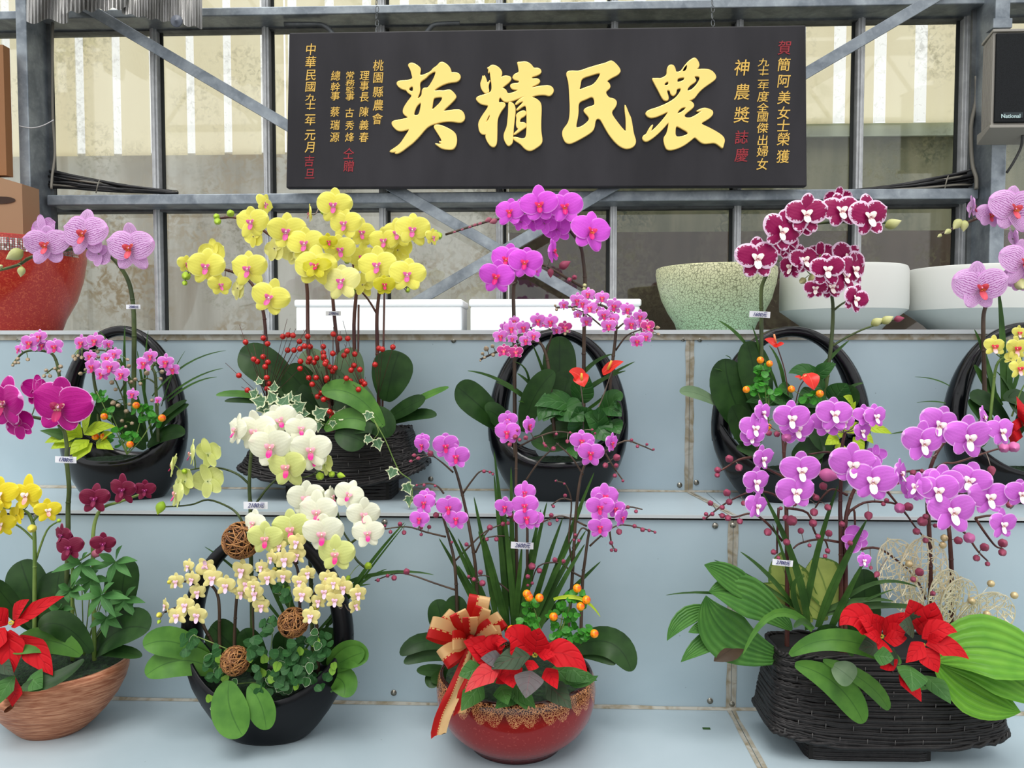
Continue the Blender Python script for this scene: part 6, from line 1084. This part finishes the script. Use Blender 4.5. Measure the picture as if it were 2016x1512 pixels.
for ex, ey, w, fat, dep, fl in ((945, 1172, 42, 12, .0, 1), (990, 1218, 34, 12, .0, -1), (988, 1248, 34, 12, .02, -1), (872, 1212, 36, 14, .01, 1), (845, 1235, 44, 16, .03, 1), (900, 1205, 34, 14, .04, 1), (952, 1196, 32, 14, .05, 1), (870, 1300, 40, 14, .04, 1), (890, 1262, 38, 12, .06, -1), (925, 1215, 30, 14, .06, 1), (970, 1230, 30, 12, .05, 1)): loop(ex, ey, w, fat, dep, fl)
for pts, w in (([(925, 1275), (905, 1330), (890, 1370), (872, 1410), (862, 1448)], 38), ([(930, 1280), (930, 1320), (915, 1360), (908, 1395), (903, 1405)], 28)):
    q = smooth([P(x, y, 1.375 - .003 * i) for i, (x, y) in enumerate(pts)]); s = S(1.43); rows = []
    for i, p in enumerate(q):
        k = i / (len(q) - 1); ww = w * s * (.4 + .6 * min(1, k * 2)) * (1 if k < .9 else 1.0); dv = Vector((1, -.25 + .3 * sin(k * 5), .28 if k < .95 else .75)).normalized(); rows.append([p + dv * (ww * (j / 4 - .5)) + Vector((0, .004 * sin(j * 1.5 + k * 6), 0)) for j in range(5)])
    MB().grid(rows, None, [(j / 4, i / 20) for i in range(len(rows)) for j in range(5)]).obj('tail', M['rib'], t)
m = MB(); m.ball(P(*cb, 1.375), (.009, .008, .012), 10, 8); m.obj('knot', M['rib'], t)
# ---- white-lipped pink orchids in the right woven basket
YP1 = 1.53
qf = Z(1360, 760, 3.073, [(1000, 925, 54, 160, 90), (1120, 420, 40, 160), (1340, 630, 50, -70), (430, 165, 48, 40), (370, 310, 46), (385, 255, 58, 12), (640, 260, 66), (820, 220, 62), (1030, 275, 44, 20), (1050, 180, 46, 10), (930, 220, 38, 0), (1115, 185, 50, 15), (605, 195, 70), (865, 170, 70), (430, 440, 54, 35), (390, 580, 60, 25), (395, 725, 54, 30, 10), (665, 510, 76), (635, 640, 76), (975, 475, 86), (1265, 530, 56, 50), (1095, 570, 90), (1765, 190, 44, 50, 20), (1500, 230, 78, 0, 15), (1400, 340, 82), (1870, 275, 64, 25), (1675, 310, 86), (1690, 570, 72, -25, 10), (1370, 610, 58, -60), (1520, 590, 74), (1800, 670, 76, 5), (1880, 835, 60, 15), (1490, 630, 76), (1575, 755, 92), (1995, 650, 60, 0), (1045, 1055, 32, 10)])
qb_ = Z(1360, 760, 3.073, [(232,440,18),(162,508,15),(160,540,12),(292,495,17),(218,645,17),(232,702,15),(118,708,13),(190,735,12),(130,775,10),(92,775,10),(80,800,8),(190,785,13),(225,800,15),(297,820,14),(320,710,12),(465,885,18),(500,1005,13),(580,945,16),(612,815,24),(530,1040,9),(575,800,15),(745,765,18),(740,830,18),(830,735,15),(830,540,30,'pinkb',100),(800,605,18),(757,675,15),(697,683,13),(626,712,12),(578,310,22,'pinkb'),(520,292,14),(470,285,14),(665,875,14),(770,910,12),(718,965,9),(835,890,16),(827,997,12),(812,1030,10),(1075,785,18),(915,835,13),(1110,640,13),(1185,692,11),(1165,715,10),(1345,525,14),(1310,570,12),(1250,580,12),(1265,740,24,'pinkb'),(1318,730,20),(1400,820,22),(1365,880,16),(1420,935,13),(1480,845,10),(1620,935,18),(1685,920,24,'pinkb'),(1778,975,19),(1888,950,20),(1885,1008,17),(1728,1042,15),(1795,1077,11),(1345,1170,13),(1385,1125,19),(1465,1255,12),(1125,1140,13),(1895,375,22,'pinkb'),(1955,370,24,'pinkb'),(1820,510,17),(1930,720,16),(965,950,12),(1420,790,13),(1400,515,10),(1430,515,9),(545,740,9),(740,655,8),(1090,1100,8)])
orchids(YP1, [('white-lipped pink orchid carrying the 2700 price tag at the lower right', [[(1548, 1340), (1550, 1200), (1549, 1060), (1548, 1000), (1546, 940), (1543, 890), (1540, 850)], [(1545, 990), (1520, 972), (1480, 968), (1430, 990), (1388, 1022)], [(1540, 1065), (1510, 1030), (1480, 1011), (1445, 1018), (1415, 1013)], [(1480, 900), (1455, 905), (1430, 920), (1412, 930)], [(1548, 1000), (1590, 1010), (1605, 1050), (1625, 1065), (1632, 1090)], [(1545, 940), (1500, 915), (1490, 880)], [(1560, 850), (1548, 870), (1545, 900)], [(1533, 1000), (1530, 1060), (1530, 1090)]]),
 ('white-lipped pink orchid, second spike from the left at the lower right', [[(1654, 1330), (1656, 1160), (1655, 1040), (1654, 1000), (1656, 940), (1658, 880), (1664, 850)], [(1668, 975), (1640, 963), (1622, 975), (1605, 1000)], [(1655, 900), (1630, 890), (1590, 895)], [(1650, 1067), (1610, 1062), (1575, 1070), (1562, 1080)], [(1656, 1040), (1680, 1000), (1684, 1060), (1688, 1080)]]),
 ('white-lipped pink orchid with the large central blooms at the lower right', [[(1662, 1330), (1665, 1160), (1664, 1040), (1672, 990), (1685, 958), (1695, 940)], [(1668, 1010), (1700, 990), (1735, 988), (1770, 996), (1800, 1035), (1825, 1065)], [(1745, 965), (1765, 990), (1790, 1020)], [(1690, 1082), (1730, 1080), (1780, 1115), (1810, 1150), (1822, 1180)], [(1762, 930), (1790, 928), (1815, 925)]]),
 ('white-lipped pink orchid arching towards the right edge', [[(1826, 1330), (1832, 1180), (1830, 1060), (1826, 990), (1828, 940), (1840, 900), (1862, 868), (1890, 855)], [(1838, 925), (1860, 912), (1885, 910), (1960, 885), (1990, 880)]]),
 ('white-lipped pink orchid, rightmost spike with blooms over the gold leaves', [[(1868, 1330), (1874, 1160), (1870, 1060), (1868, 1034), (1875, 1000), (1900, 960)], [(1874, 1033), (1900, 1050), (1925, 1085), (1945, 1105)], [(1920, 1020), (1940, 1050), (1960, 1075), (1975, 1080)], [(1920, 1020), (1950, 1015), (1985, 1020)], [(1900, 960), (1930, 975), (1985, 990)]])],
 qf, qb_, 'pinkw', 'red', 'rose', r=5.0, group='white-lipped pink orchids in the lower right basket', step=.0036)
price('2700元', 1541, 1108, 40, YP1 - .03, 'price tag reading 2700 on the white-lipped pink orchid stem', .09)
t = plant('orchid_foliage', 'pleated broad leaves over the left end of the lower right basket', 'leaves', 1550, 1300, 1.54)
leaves(t, 1.56, [(1630, 1220, 1540, 1085, 84, 1530, 1150, 'vari', {'dy': -.02}), (1640, 1210, 1600, 1098, 90, 1620, 1130, 'vari', {'dy': -.02}), (1600, 1225, 1490, 1150, 50, 'vari', {'dy': 0})], 'vari', shape='broad', tilt=.1)
leaves(t, 1.53, [(1530, 1210, 1386, 1112, 52, 1440, 1130), (1560, 1240, 1395, 1165, 80, 1470, 1150), (1545, 1296, 1390, 1172, 96, 1400, 1270, {'tilt': .2}), (1420, 1203, 1313, 1262, 36, 1345, 1190), (1410, 1228, 1355, 1245, 24), (1470, 1250, 1340, 1304, 40, 1400, 1240), (1470, 1262, 1405, 1302, 40, 'brownl')], 'pleat', shape='broad', dy=.04)
leaves(t, 1.435, [(1555, 1290, 1775, 1306, 44, 1640, 1222, 'lite'), (1565, 1308, 1700, 1424, 56, 1660, 1330, {'dy': .0, 'tilt': .2}), (1620, 1300, 1750, 1398, 34, 1720, 1335, 'lite', {'dy': 0}), (1640, 1310, 1680, 1340, 50, 'gray'), (1640, 1250, 1680, 1292, 14, 'strap'), (1600, 1235, 1563, 1236, 12, 1580, 1210, 'strap')], 'lite', shape='phal', dy=.02)
leaves(t, 1.45, [(1840, 1300, 2090, 1330, 130, 1920, 1235, {'tilt': .9}), (1850, 1305, 2070, 1395, 96, 1960, 1290, {'tilt': .6}), (1840, 1300, 2010, 1402, 90, 1900, 1370, {'tilt': .3})], 'pleatl', shape='broad', dy=.04)
leaves(t, 1.56, [(1700, 1260, 1700, 1120, 60, 'phal', {'dy': 0}), (1680, 1280, 1710, 1170, 60, 'phal', {'dy': 0}), (1620, 1290, 1640, 1230, 60, 'phal')], 'phal', dy=.02)
t = plant('strap_leaf_orchid', 'clump of grassy strap leaves rising from the lower right basket', 'grassy plant', 1600, 1260, 1.55)
leaves(t, 1.55, [(1570, 1200, 1405, 1102, 8, 1490, 1135), (1560, 1190, 1457, 1086, 10), (1570, 1210, 1310, 1172, 7, 1430, 1150), (1560, 1215, 1366, 1168, 7, 1470, 1165), (1580, 1215, 1443, 1143, 14, 1500, 1180), (1590, 1240, 1500, 968, 16, 1585, 1120), (1585, 1215, 1650, 955, 13, 1600, 1090), (1575, 1230, 1520, 1030, 8), (1610, 1235, 1707, 1022, 17, 1640, 1140), (1630, 1250, 1702, 1104, 14, 1660, 1180), (1620, 1210, 1842, 1202, 14, 1720, 1178), (1618, 1205, 1760, 1184, 12, 1690, 1170), (1640, 1200, 1807, 1156, 9, 1720, 1118), (1580, 1225, 1575, 1135, 12, 1545, 1150), (1645, 1215, 1760, 1160, 6)], 'strap', shape='strap', dy=.03, ns=2)
leaf(t, 'lite', (1600, 1240), (1462, 1290), 17, 1.51, (1520, 1150), 'strap', .05, .3)
poinsettia('red poinsettia in the lower right woven basket', 1.44, ((1735, 1253), (1816, 1270)), [
 (1790, 1330, 1795, 1360, 60, 'pgreen', {'dy': .05}), (1820, 1330, 1872, 1386, 40, 'pgreen', {'dy': .05}), (1740, 1270, 1690, 1278, 50, 'pdark'), (1770, 1300, 1735, 1290, 36, 'pdark'), (1770, 1325, 1814, 1382, 34, {'dy': .05}), (1740, 1300, 1760, 1320, 40), (1790, 1240, 1800, 1205, 46, 'pdark'), (1800, 1240, 1790, 1180, 60), (1810, 1250, 1840, 1185, 60), (1820, 1260, 1850, 1215, 50), (1730, 1250, 1720, 1210, 44), (1740, 1250, 1780, 1205, 40),
 (1735, 1250, 1653, 1232, 60, 1680, 1190), (1735, 1250, 1690, 1215, 50), (1745, 1250, 1785, 1232, 34), (1740, 1258, 1786, 1256, 32), (1735, 1262, 1700, 1248, 20), (1740, 1262, 1728, 1278, 40), (1735, 1258, 1704, 1250, 26), (1800, 1240, 1770, 1230, 40, 'pdark'), (1815, 1258, 1885, 1245, 40, 1850, 1225), (1818, 1265, 1783, 1305, 34), (1812, 1275, 1847, 1325, 44), (1822, 1270, 1908, 1298, 40, 1870, 1262), (1825, 1262, 1850, 1250, 20), (1790, 1310, 1795, 1362, 56, 'pgreen', {'dy': .05}), (1720, 1290, 1760, 1296, 36, 'pgreen')], base=(1780, 1310))
goldm = plain('gold glitter lattice', (232, 222, 190), .35, .35)
def lattice(par, bx, by_, tx, ty, w, Y, dy=.02):
    """openwork gilded leaf: an outline, ribs and a net of short bars"""
    A, B = P(bx, by_, Y), P(tx, ty, Y - dy); d = (B - A); L = d.length; d.normalize(); sd = d.cross(Vector((0, -1, 0))).normalized(); nn = sd.cross(d); W2 = w * S(Y) / 2; m = MB()
    def pt(u, v): h = W2 * max(0, 1 - (2 * u ** 1.25 - 1) ** 2) ** .5; return A + d * (u * L) + sd * (v * h) - nn * (.25 * W2 * (1 - v * v))
    m.tube([pt(i / 24, -1) for i in range(25)] + [pt(1 - i / 24, 1) for i in range(25)], .0011, 4)
    for v in (-.66, -.33, 0, .33, .66): m.tube([pt(i / 12, v * (i / 12) ** .3) for i in range(13)], .0008, 4)
    g = {}; NU = 15; NV = 9
    for i in range(1, NU):
        for j in range(NV): g[i, j] = pt(min(0.985, max(.02, (i + random.uniform(-.3, .3)) / NU)), max(-1, min(1, (j + random.uniform(-.3, .3)) / (NV - 1) * 2 - 1)))
    for (i, j), p in g.items():
        for di, dj in ((1, 0), (0, 1), (1, 1) if (i + j) % 2 else (1, -1)):
            if (i + di, j + dj) in g and random.random() < .78: m.tube([p, g[i + di, j + dj]], .0011, 4, False)
    m.obj('openwork_leaf', goldm, par, False)
t = plant('gold_leaf_ornament', 'gold openwork leaf ornament with beads behind the right poinsettia', 'ornament', 1830, 1270, 1.55)
for q in ((1800, 1215, 1752, 1062, 84), (1815, 1230, 1822, 1056, 92), (1880, 1262, 1896, 1138, 70), (1885, 1268, 1985, 1176, 92), (1850, 1240, 1868, 1120, 60)): lattice(t, *q, 1.55)
m = MB()
for x, y in ((1951, 1149), (1997, 1172), (1913, 1183), (1943, 1209), (1859, 1059), (1856, 1073), (1790, 1110), (1882, 1262), (1800, 1140), (1870, 1250)):
    berry(t, 'goldb', x, y, 7, 1.535, 'bead'); m.tube([P(1850, 1260, 1.55), P(x, y, 1.535)], .0005, 4)
m.obj('wires', goldm, t)
o = MB().box(PZ(1384, 1436, ZT1 + .0005), PZ(1398, 1433, ZT1 + .0015) + Vector((0, 0.002, 0))).obj('leaf_scrap', LF['strap'], None, False); tag(o, 'tiny green leaf scrap lying on the lowest tread', 'leaf')
